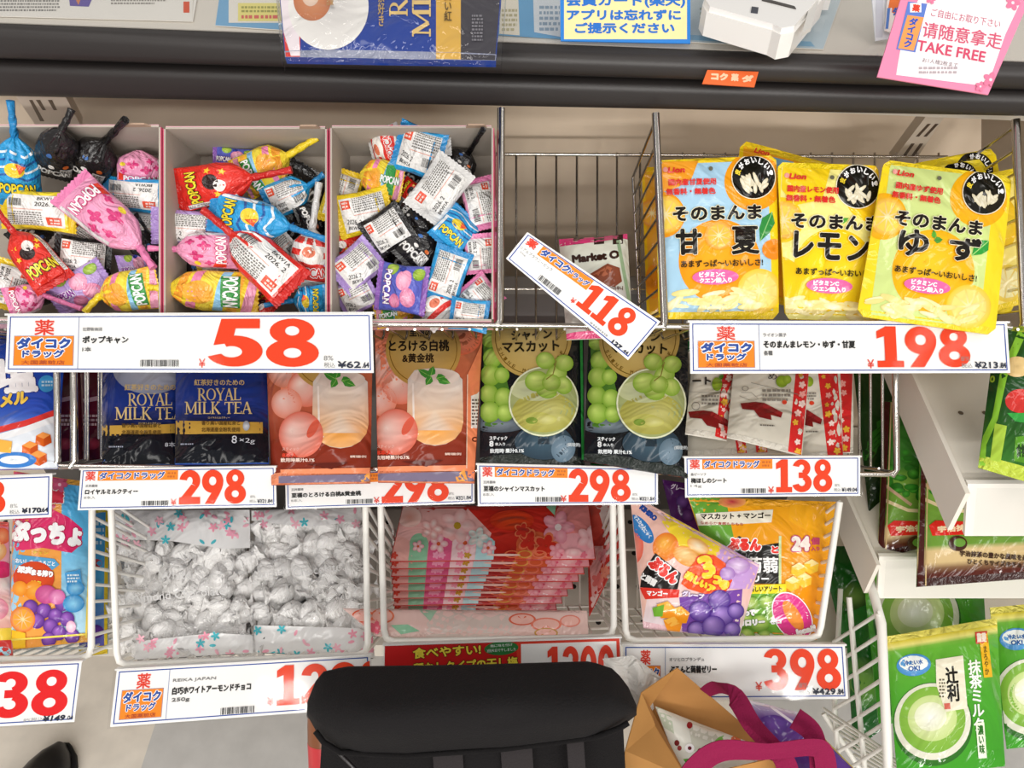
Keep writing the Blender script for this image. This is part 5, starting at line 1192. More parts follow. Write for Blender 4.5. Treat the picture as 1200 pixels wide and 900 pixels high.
for cx, cy, r_ in ((880, 708, 11), (898, 706, 10), (872, 726, 10), (890, 730, 12), (908, 720, 11), (874, 744, 10), (896, 746, 10)): p.ell(cx, cy, r_, r_ * .85, '#c8e07a', '#6aa030', hy=-.4); p.lay += .1
p.up(); p.text('つるって', 872, 718, 24, 8, '#fff', -3, .9, '#3f6a1e', .6); p.text('カロリー', 880, 729, 32, 8, '#fff', -3, .9, '#3f6a1e', .6)
p.ell(928, 722, 21, 31, '#fff', ang=-32); p.lay += .4; p.ell(928, 722, 20, 29.5, '#d8308a', '#e0408f', -32); p.lay += .4; p.ell(929, 721, 8, 20, '#f4a24a', '#f08a3a', -32); p.up(); p.text('ゼロ', 908, 728, 14, 6, '#fff', -5, .5); p.text('kcal!', 944, 738, 24, 8, '#fff', -14, 1., '#c0286a', .5)
p.build('jelly_bag', 'orange jelly bag with a big pink zero and a black label', 'jelly bag', 'konjac jelly bags', top=.05, bot=.05, sealcol='#f0aa28', body='bag')
p = Pack([(738, 578), (890, 662), (866, 748), (754, 736)], [.795, .776, .772, .774], .014, [(0, '#f0b8b0'), (.5, '#f2c8c0'), (1, '#f0e4ea')], seed=112, wr=.0018, n=(32, 32))
p.poly([(736, 576), (790, 600), (760, 690), (752, 735), (736, 700)], '#f2c2b4'); p.poly([(780, 596), (822, 618), (846, 640), (832, 662), (800, 646), (776, 612)], '#f6d83a'); p.poly([(846, 638), (892, 662), (878, 690), (850, 690), (836, 664)], '#c9a0dc'); p.poly([(796, 700), (870, 690), (866, 750), (800, 746)], '#7a4aa8'); p.up()
p.ell(780, 641, 15, 17, '#f8b848', '#ee7a2a', 20, -.3, -.3); p.ell(805, 652, 17, 11, '#fbe0a0', '#f09a3a', 25, -.3, -.3); p.ell(818, 640, 14, 8, '#fff0d0', '#f4b050', 30); p.ell(744, 640, 10, 20, '#f0988a', '#ec6a54')
p.ell(752, 620, 20, 9, '#3f8fd4', '#2f7ac0', 52); p.text('KIHIRO', 760, 601, 24, 7, '#2a4a9a', 40, .7); p.text('マスカット', 750, 612, 20, 5, '#e8f2fa', 50, .25); p.text('こんにゃく', 756, 622, 20, 5, '#e8f2fa', 50, .25)
p.poly([(768, 648), (798, 672), (794, 690), (786, 692), (750, 688), (752, 672)], '#1f1b1a'); p.up(.6); p.text('ぷるん', 778, 668, 40, 16, '#e8342a', 38, 1.5, '#fff', 1.2); p.text('と蒟蒻', 760, 679, 20, 9, '#f0f0ee', 30, .6); p.up(.6)
p.poly([(748, 688), (796, 691), (795, 700), (756, 702)], '#e23a2e'); p.up(.4); p.text('マンゴー', 770, 695, 25, 6.5, '#fff', 2, .4); p.up(.4)
p.poly([(820, 650), (836, 650), (850, 660), (858, 680), (850, 694), (826, 696), (806, 690), (798, 684), (806, 668)], '#f25a2a'); p.up(.5); p.text('3', 828, 664, 18, 28, '#f8d83a', -20, 2.2, '#e0301c', 1.6); p.text('つの', 844, 682, 22, 13, '#f8d83a', 32, 1.6, '#e0301c', 1.2); p.text('楽しいア', 820, 682, 40, 11, '#f8d83a', 30, 1.2, '#e0301c', 1.1); p.up(.5)
for cx, cy, r_ in ((820, 716, 13), (843, 703, 13), (846, 722, 14), (816, 738, 11), (836, 734, 14), (862, 716, 10), (858, 738, 10)): p.ell(cx, cy, r_, r_ * .92, '#b090d8', '#4a2a88', hx=-.3, hy=-.4); p.lay += .1
p.up(.5); p.text('グレープ', 812, 697, 26, 7, '#f0e4f8', 10, .5, '#5a2a88', .4); p.ell(864, 663, 14, 10, '#e8d0f0', '#b888cc'); p.ell(852, 672, 9, 8, '#dcc0ea', '#a878c4')
for x, y, s_ in ((780, 716, 1.1), (796, 722, 1.2), (788, 734, 1.1)): p.poly([(x - 10 * s_, y - 8), (x + 2, y - 12), (x + 10 * s_, y - 4), (x + 8, y + 8), (x - 6, y + 8)], '#f0961e'); p.lay += .15; p.poly([(x - 10 * s_, y - 8), (x + 2, y - 12), (x + 8, y - 4), (x - 2, y)], '#f8b84a'); p.lay += .1
p.poly([(764, 712), (778, 708), (776, 722), (766, 722)], '#7ab83e')
p.build('jelly_bag', 'tilted pink and yellow jelly bag with purple grapes, at the left', 'jelly bag', 'konjac jelly bags', top=.05, bot=.05, sealcol='#e8c0c8', body='bag')

# ------------------------------------------------------------------ right gondola goods
# green bag on the upper shelf
p = Pack([(1168, 380), (1290, 400), (1290, 590), (1146, 548)], [.66, .62, .58, .63], .012, [(0, '#2a5a24'), (.5, '#1f4a20'), (1, '#3a7a2a')], seed=120, wr=.002)
p.stroke([(1200, 385), (1176, 440), (1166, 490), (1152, 520), (1150, 545)], [10, 9, 7, 8, 9], '#8cc83a'); p.poly([(1166, 496), (1180, 499), (1172, 545), (1160, 540)], '#b4d84a'); p.up(); p.ell(1196, 470, 18, 14, '#d83a34'); p.poly([(1180, 484), (1205, 484), (1205, 496), (1190, 494)], '#3fae4a'); p.ell(1192, 430, 16, 12, '#e8c88a'); p.text('20', 1160, 444, 12, 8, '#a8c83a', 10, .4); p.poly([(1190, 512), (1210, 510), (1210, 545), (1188, 540)], '#5a9a2a'); p.up(.4); p.text('食物', 1197, 528, 12, 16, '#22401a', 0, .4)
p.build('matcha_snack_bag', 'dark green bag with lime edges on the upper shelf at the right edge', 'snack bag', top=.04, bot=.08, sealcol='#c8dc4a', body='bag')
# brown matcha chocolate bags
def matcha(quad, d, X0, label, seed):
    p = Pack(quad, d, .012, [(0, '#2a5a1e'), (.45, '#3a7a2a'), (.5, '#7aa83e'), (.80, '#6f9a3c'), (.82, '#dfc490'), (.90, '#d4b884'), (.915, '#5a2418'), (1, '#4a1a14')], seed=seed, wr=.0018)
    r = random.Random(seed)
    for k in range(30): p.ell(X0 + r.uniform(2, 60), r.uniform(525, 585), r.uniform(4, 9), r.uniform(3, 7), r.choice(('#3f9a2a', '#5ab83a', '#2c7a20', '#4aa832')), r.choice(('#2a6a1c', '#2f7a22'))); p.lay += .03
    p.up(); p.stroke([(X0 - 2, 565), (X0 + 34, 592)], 3.5, '#c8a888'); p.stroke([(X0 - 2, 584), (X0 + 30, 598), (X0 + 130, 604)], 4, '#e2cfa2'); p.up(); p.poly([(X0 + 6, 616), (X0 + 14, 610), (X0 + 70, 612), (X0 + 74, 620), (X0 + 66, 626), (X0 + 10, 628)], '#d8281e'); p.up(.5); p.text('宇治抹茶', X0 + 38, 619, 44, 8, '#f4d8b0', -4, .5)
    p.ell(X0 + 40, 637, 11, 9, '#2a1410', '#4a2a1a'); p.up(.4); p.ell(X0 + 42, 636, 7, 5, '#6a9a3a')
    p.text('宇治抹茶の豊かな風味を楽しめる', X0 + 92, 652, 100, 7, '#3a2214', 4, .25); p.text('ひとくちサイズのチョコレート', X0 + 96, 661, 90, 6.5, '#3a2214', 4, .2)
    p.stroke([(quad[0][0] + 3, quad[0][1]), (quad[3][0] + 4, quad[3][1])], 7, '#4a1c18'); p.stroke([(quad[0][0] + 8, quad[0][1]), (quad[3][0] + 10, quad[3][1])], 1.6, '#cdb07c')
    return p.build('matcha_chocolate_bag', label, 'chocolate bag', 'brown and green matcha chocolate bags', bot=.04, sealcol='#3a1612', body='bag')
matcha([(1036, 470), (1096, 478), (1090, 640), (1028, 655)], [.83, .82, .785, .80], 1034, 'matcha chocolate bag further back beside the chrome basket end', 131)
matcha([(1080, 470), (1290, 480), (1290, 672), (1074, 688)], [.80, .78, .735, .745], 1082, 'matcha chocolate bag standing on the lower shelf, dark brown front corner showing', 130)
p = Pack([(1000, 430), (1056, 420), (1062, 560), (1018, 600)], [.88, .88, .83, .83], .006, [(0, '#24461c'), (1, '#16280f')], seed=132)
for k in range(8): leaf(p, 1010 + k * 6, 540 - k * 12, 1030 + k * 4, 520 - k * 10, 7, '#2f6a20', '#1c4414')
p.build('matcha_snack_bag', 'dark leafy green bag deep behind the chrome basket end', 'snack bag', body='bag')
p = Pack([(1010, 580), (1046, 560), (1036, 650), (1028, 660)], [.86, .86, .82, .82], .004, '#8a5a30', seed=133)
p.poly([(1016, 590), (1036, 580), (1030, 640)], '#c08a4a'); p.build('wafer_bag', 'brown paper coloured bag between basket and lower shelf board', 'snack bag', body='bag')
# matcha latte pouches
def latte(quad, d, o, ang, label, seed, sc_=1., full=True):
    A = math.radians(ang); ca, sa = math.cos(A) * sc_, math.sin(A) * sc_
    def L(x, y): return o[0] + x * ca - y * sa, o[1] + x * sa + y * ca
    p = Pack(quad, d, .010, [(0, '#e8d84a'), (.05, '#e4d03c'), (.09, '#f0e68a'), (.12, '#6ab43a'), (.5, '#4aa02c'), (1, '#3f9a28')], seed=seed, wr=.0018, n=(26, 34))
    p.ell(*L(46, 105), 47 * sc_, 49 * sc_, '#4f8f3a', '#2f6a24', ang); p.up(.6); p.ell(*L(46, 102), 45 * sc_, 45 * sc_, '#f0eee4', '#dcdcc8', ang); p.up(.6)
    p.ell(*L(46, 100), 39 * sc_, 39 * sc_, '#9cc45a', '#7db03c', ang); p.up(.6); p.ell(*L(46, 98), 29 * sc_, 27 * sc_, '#e8ecc0', '#c4d88a', ang); p.up(.6); p.ell(*L(44, 96), 19 * sc_, 17 * sc_, '#fbfbf2', '#e8ecc8', ang); p.up(.6)
    if full:
        p.ell(*L(30, 34), 20, 13, '#7ab8e8', '#4a90d0', ang); p.up(.4); p.ell(*L(30, 32), 17, 9, '#f2f6f4', n=14); p.text('冷たい水', *L(30, 31), 22, 6, '#2a62a8', ang, .3); p.text('OK!', *L(30, 38), 14, 6, '#2a62a8', ang, .4)
        p.poly([L(56, 30), L(88, 28), L(88, 90), L(62, 92), L(54, 60)], '#efe8d0'); p.up(.5); p.text('辻\n利', *L(73, 60), 15, 42, '#1c1a14', ang, .7); p.fine(*L(58, 52), *L(63, 76), 6, '#6a6450', 3); p.poly([L(61, 82), L(68, 82), L(68, 89), L(61, 89)], '#d86a5a')
        p.text('抹\n茶\nミ\nル\nク', *L(100, 76), 15, 84, '#f4f8ec', ang, .45); p.poly([L(108, 4), L(118, 4), L(120, 56), L(110, 56)], '#f0b824'); p.poly([L(104, 2), L(118, 2), L(118, 16), L(104, 16)], '#d2403a'); p.up(.4); p.text('数量\n限定', *L(111, 9), 11, 11, '#f8e8d8', ang, .4); p.text('ま\nろ\nや\nか', *L(114, 36), 5, 34, '#5a4a14', ang, .15)
        p.poly([L(96, 108), L(106, 108), L(106, 150), L(96, 150)], '#e8f0d8'); p.up(.4); p.text('濃\nい\n味', *L(101, 128), 7, 34, '#2a6a20', ang, .3)
    return p.build('matcha_drink_pouch', label, 'drink mix pouch', 'green matcha drink pouches', top=.05, sealcol='#eee06a', body='pouch')
latte([(1008, 640), (1150, 630), (1160, 830), (1030, 850)], [.885, .88, .82, .83], (1022, 612), -1, 'green matcha drink pouch behind, its cup cut by the shelf edge above', 141, 1.1, False)
p = Pack([(990, 720), (1034, 700), (1040, 850), (1000, 880)], [.93, .92, .88, .89], .006, [(0, '#2f8a34'), (1, '#1f5a24')], seed=143); p.ell(1010, 800, 26, 30, '#7fae4a', '#3f7a34'); p.build('matcha_drink_pouch', 'shaded green pouch seen through the basket side wires', 'drink mix pouch', 'green matcha drink pouches', body='pouch')
p = Pack([(960, 640), (1022, 640), (1030, 740), (990, 760)], [.96, .95, .93, .94], .006, [(0, '#1c4a20'), (1, '#2f8a2c')], seed=144); p.ell(1000, 700, 22, 18, '#8fb05a', '#2f6a2a'); p.stroke([(1006, 660), (1026, 720)], 6, '#3fae3a'); p.build('matcha_drink_pouch', 'green pouch deep behind the right end of the jelly basket', 'drink mix pouch', 'green matcha drink pouches', body='pouch')
latte([(1160, 712), (1290, 700), (1300, 865), (1180, 878)], [.80, .78, .745, .76], (1160, 716), -2, 'right green matcha drink pouch cut by the edge of the photo', 142, 1.0, True)
latte([(1038, 746), (1168, 724), (1178, 898), (1052, 912)], [.79, .785, .735, .735], (1038, 748), -5, 'front green matcha drink pouch, whole cup and paper label in view', 140, 1.0, True)

# ------------------------------------------------------------------ cartons of wrapped lollipops, upper left
CO, CI = .643, .715
def carton(x0, y0, x1, y1, label):
    o = [(x0, y0), (x1, y0), (x1, y1), (x0, y1)]; i = [back_px(a, b, CO, CI) for a, b in o]
    F = [P(a, b, CO) for a, b in o]; B = [P(a, b, CI) for a, b in i]; root = thing('candy_carton', label, 'carton', (F[2] + F[3]) / 2, 'grey cartons of wrapped lollipops')
    m = MB(); m.slab(B, .0012, '#a59b90', 'cardboard'); m.build('bottom_panel', root)
    for k in range(4):
        j = (k + 1) % 4; a, b = F[k], F[j]; c, d = B[j], B[k]; mid = (a + b) / 2 + (P(600, 475, CO) - P(600, 470, CO)) * 0
        n = np.cross(b - a, d - a); n /= np.linalg.norm(n); ctr = (F[0] + F[2]) / 2
        if np.dot(n, ctr - a) > 0: n = -n
        m = MB(); m.slab([a, b, c, d], .0014, '#b8aea2', 'cardboard', n); e = b - a; L_ = np.linalg.norm(e); e /= L_; ax_ = (a - d) / np.linalg.norm(a - d)
        m.slab([a + n * .0016, b + n * .0016, c + n * .0016, d + n * .0016], .0006, '#d85a78' if k % 2 else '#e8b8c0', 'card', n)
        m.build('side_panel', root)
        if k == 0: m = MB(); m.prism([a + (b - a) * .84, a + (b - a) * .97, a + (b - a) * .955 + ax_ * .006, a + (b - a) * .855 + ax_ * .006], n * .0014, '#b59a84', 'cardboard'); m.build('tab', root)
carton(-112, 149, 186, 372, 'grey carton at the left end with black and pink wrapped lollipops')
carton(194, 151, 381, 372, 'middle grey carton with red and blue wrapped lollipops')
carton(389, 150, 576, 374, 'right grey carton with small label side packets beside the chrome divider')

KIND = {'red': ('#e02c20', '#c81e18'), 'blue': ('#2b9fdc', '#1f86c4'), 'black': ('#1d1a1b', '#141112'), 'pink': ('#f2a0c4', '#e87fb0'), 'rainbow': ('#f6d83a', '#f0c028'), 'yellow': ('#f4d62c', '#ecc61c'), 'purple': ('#b79ad6', '#a486c8'), 'grape': ('#5a62c0', '#8a5ab0'), 'white': ('#e6e4e2', '#d6d4d2')}
class Candy(Art):
    mat = 'crinkled_film'; maxlen = 7.
    def __init__(s, kind, a, b, w, d, shape, seed):
        super().__init__(); s.kind = kind; s.shape = shape; s.seed = seed; r = random.Random(seed)
        tilt = r.uniform(-.006, .006)
        lim = lambda y: CO + (y - 150) / 33 * (CI - CO) - .005 - w / FPX * d * .26       # stay in front of the carton's sloping back
        s.A = P(a[0], a[1], min(d + tilt, lim(a[1]))); s.B = P(b[0], b[1], min(d - tilt, lim(b[1]))); ax = s.B - s.A; s.L = np.linalg.norm(ax); s.e1 = ax / s.L
        v = CAM - (s.A + s.B) / 2; v /= np.linalg.norm(v); v = v - s.e1 * np.dot(v, s.e1); v /= np.linalg.norm(v); s.n = v; s.e2 = np.cross(s.e1, v)
        if np.dot(s.e2, P(a[0] - (b[1] - a[1]), a[1] + (b[0] - a[0]), d) - s.A) < 0: s.e2 = -s.e2
        s.w = w / FPX * d; s.k = [r.uniform(0, 6) for _ in range(4)]
    def prof(s, t):
        if s.shape == 't':
            h = np.interp(t, [0, .1, .35, .6, .78, .9, 1], [.50, .49, .46, .46, .40, .24, .06]); z = np.interp(t, [0, .07, .2, .4, .65, .8, .92, 1], [.02, .04, .2, .34, .36, .31, .17, .06])
        else:
            h = np.interp(t, [0, .12, .5, .88, 1], [.5, .47, .44, .47, .5]); z = np.interp(t, [0, .08, .22, .5, .78, .92, 1], [.02, .03, .2, .30, .2, .03, .02])
        return h * s.w, z * s.w * .92
    def surf(s, t, ph):
        h, z = s.prof(t); pl = np.clip((t - .55) / .35, 0, 1) if s.shape == 't' else np.clip((np.abs(t - .5) - .22) / .2, 0, 1) * .5
        wr = 1 + .13 * pl * np.sin(11 * ph + s.k[2]) + .07 * np.sin(9 * t + 3 * ph + s.k[0]) + .03 * np.sin(17 * t - 5 * ph + s.k[1])
        return s.A + (t * s.L)[..., None] * s.e1 + (h * np.sin(ph))[..., None] * s.e2 + (z * np.cos(ph) * wr)[..., None] * s.n
    def nrm(s, t, ph):
        e = .012; a = s.surf(np.clip(t + e, 0, 1), ph) - s.surf(np.clip(t - e, 0, 1), ph); b = s.surf(t, ph + .05) - s.surf(t, ph - .05)
        n = np.cross(a, b); n /= np.maximum(np.linalg.norm(n, axis=-1, keepdims=True), 1e-12); c = s.A + (t * s.L)[..., None] * s.e1
        sg = np.sign(((s.surf(t, ph) - c) * n).sum(-1)); return n * np.where(sg == 0, 1, sg)[..., None]
    def to3d(s, p, off):
        t = np.clip(p[:, 0] / 100, .012, .985); y = np.clip(p[:, 1] / 50, -1.25, 1.25); ph = y * 1.25
        N = s.nrm(t, ph); return s.surf(t, ph) + N * off * 1.4, N
    def build(s, label, tail=None):
        c1, c2 = KIND[s.kind]; root = thing('wrapped_lollipop', label, 'lollipop', (s.A + s.B) / 2 - s.n * s.w * .3, 'wrapped lollipops in the grey cartons')
        nt, npz = 26, 24; ts = np.linspace(.09 if s.shape == 't' else .09, 1 if s.shape == 't' else .91, nt); ph = np.linspace(-math.pi, math.pi, npz, endpoint=False)
        T, H = np.meshgrid(ts, ph, indexing='ij'); s.mb.grid(s.surf(T, H), c1, 'crinkled_film', True, s.nrm(T, H), wrap=True); s.mb.build('wrapper', root)
        def crimp(t0, t1):
            m = MB(); n = 22; u = np.linspace(-1, 1, n); h, z = s.prof(np.array([t0])); q = []
            for side in (1, -1):
                a = s.A + t0 * s.L * s.e1 + np.outer(u * h[0] * .99, s.e2) + s.n * z[0] * .35 * side
                b = s.A + np.outer((t1 + np.where(np.arange(n) % 2 == 0, .0, .018 * np.sign(t0 - t1))) * s.L, s.e1) + np.outer(u * h[0] * 1.02, s.e2) + s.n * (.0004 * side)
                q.append((a, b))
            for a, b in q: m.grid(np.stack([a, (a + b) / 2, b], 1), c2, 'crinkled_film', True)
            m.build('crimped_edge', root)
        crimp(.095, -.02)
        if s.shape != 't': crimp(.905, 1.02)
        if tail is not None and s.shape == 't':
            d0 = float((s.B - CAM) @ AX); e = P(tail[0], tail[1], min(d0 - .006, .632) if tail[1] < 155 else d0 - .006); m = MB(); r0 = s.w * .085; pts = []; rs = []
            for k in range(9):
                f_ = k / 8; sw = math.sin(f_ * 3) * .0016
                pts.append(s.B * (1 - f_) + e * f_ + s.e2 * sw * 0 + s.n * sw); rs.append(r0 * (1 + .12 * math.sin(k * 2.1) - .15 * f_ + (.3 if k == 8 else 0)))
            m.tube(pts, rs, c2 if s.kind != 'rainbow' else '#f4d62c', 'crinkled_film', 7); m.build('twist_tail', root)
        return root
def dress(c, side, wa):
    k = c.kind
    if side == 'b':
        c.rect(12, -36, 90, 36, '#f1efec'); c.up()
        c.fine(36, -34, 89, -2, 7, '#77736f', c.seed); c.rect(15, -30, 31, -12, '#e8563a'); c.up(.5); c.fine(17, -28, 29, -14, 2, '#f6dcd4', 2); c.lay -= .5
        c.text('2026. 2', 32, 14, 26, 9, '#3a3836', wa, .15); c.text('BKW1A', 31, 27, 24, 8, '#3a3836', wa, .15); c.bars(64, 8, 84, 24, '#4a4846', c.seed); c.rect(34, -35, 90, -34, KIND[k][0]); c.stroke([(34, 2), (88, 2)], 1.2, '#e8a090')
        return
    W = dict(red=('#f6e030', '#1a1210'), blue=('#f6e030', '#16304a'), black=('#f2f0ec', '#7a7672'), pink=('#ffffff', '#d8387a'), rainbow=('#ffffff', '#2f8a3c'), yellow=('#e8402c', '#ffffff'), purple=('#8a3a9a', '#f4eefa'), grape=('#ffffff', '#7a2a8a'), white=('#d83a30', '#ffffff'))[k]
    if k == 'rainbow':
        for i, cc in enumerate(('#f2a0c0', '#f7b23c', '#8fc8ea', '#f6e04a', '#f08ab4', '#f4a030')): c.poly([(8 + i * 15, -50), (19 + i * 15, -50), (6 + i * 15, 50), (-4 + i * 15, 50)], cc)
        c.up(.5); c.ell(62, -4, 17, 24, '#f2962a', '#f4b43c'); c.rect(18, -34, 38, 34, '#3c9a46')
    if k == 'red':
        for x, y in ((58, 20), (70, -24), (52, -30), (66, 30)): c.poly([(x + (5 if i % 2 == 0 else 2.2) * math.cos(i * .628), y + (9 if i % 2 == 0 else 4) * math.sin(i * .628)) for i in range(10)], '#f4c42c')
        c.ell(54, -6, 10, 15, '#2a1614'); c.ell(64, 4, 8, 12, '#f4ece6', n=14); c.rect(12, 34, 80, 48, '#e8e4e0'); c.up(.5); c.fine(14, 36, 78, 46, 2, '#8a8682', 4)
    if k == 'blue':
        for i in range(4): c.stroke([(44 + i * 11, -48), (50 + i * 11, -14), (42 + i * 11, 16), (50 + i * 11, 48)], 3.2, '#e8f2f8' if i % 2 else '#1c5ca4')
        c.ell(56, -4, 11, 17, '#f2d23a'); c.up(.3); c.poly([(50, 4), (66, -2), (62, 16)], '#e85a2c'); c.rect(14, -48, 60, -36, '#e8eef2')
    if k == 'pink':
        for x, y, q in ((52, 10, 7), (66, -14, 8), (58, 30, 5), (74, 20, 5), (46, -32, 5)): c.flower(x, y, q * 1.5, '#dc3f80', n=4)
        c.poly([(22, -46), (42, -46), (34, -20), (20, -24)], '#e8402c'); c.ell(64, -34, 5, 7, '#f4d83a'); c.rect(12, 38, 78, 49, '#ded8da')
    if k == 'black':
        for x, y, cc in ((30, -30, '#c89a4a'), (50, 20, '#d86a2c'), (66, -14, '#3a6ab0'), (44, -6, '#e8e4e0')): c.ell(x, y, 4, 6, cc, n=10)
        c.rect(18, 10, 44, 36, '#dedad6'); c.up(.4); c.fine(20, 12, 42, 34, 4, '#6a6662', c.seed)
    if k in ('purple', 'grape'):
        for x, y, q, cc, e in ((60, -16, 14, '#f6c0d4', '#e48ab0'), (70, 16, 13, '#f4b4cc', '#dc7aa4'), (46, 26, 11, '#f0a0c0', '#cc6a98'), (34, -38, 12, '#c8dc5a', '#8ab03a'), (84, -30, 10, '#b8d04a', '#7aa02e'), (54, -40, 6, '#3a4ab0', '#26348a')): c.ell(x, y, q, q * 1.4, cc, e)
    if k == 'yellow': c.ell(60, 0, 18, 26, '#f29a2c', '#f4b83c')
    if k == 'white':
        for i in range(4): c.poly([(18 + i * 20, -50), (28 + i * 20, -50), (20 + i * 20, 50), (10 + i * 20, 50)], '#d8342c')
        c.up(.4); c.ell(58, 0, 16, 24, '#f4efe8'); c.lay += .3; c.ell(62, -6, 9, 13, '#e07a5a')
    c.up(); c.text('POPCAN', 28, 0, 64 if wa in (90, -90) else 38, 16, W[0], wa, .6, W[1], 1.2)
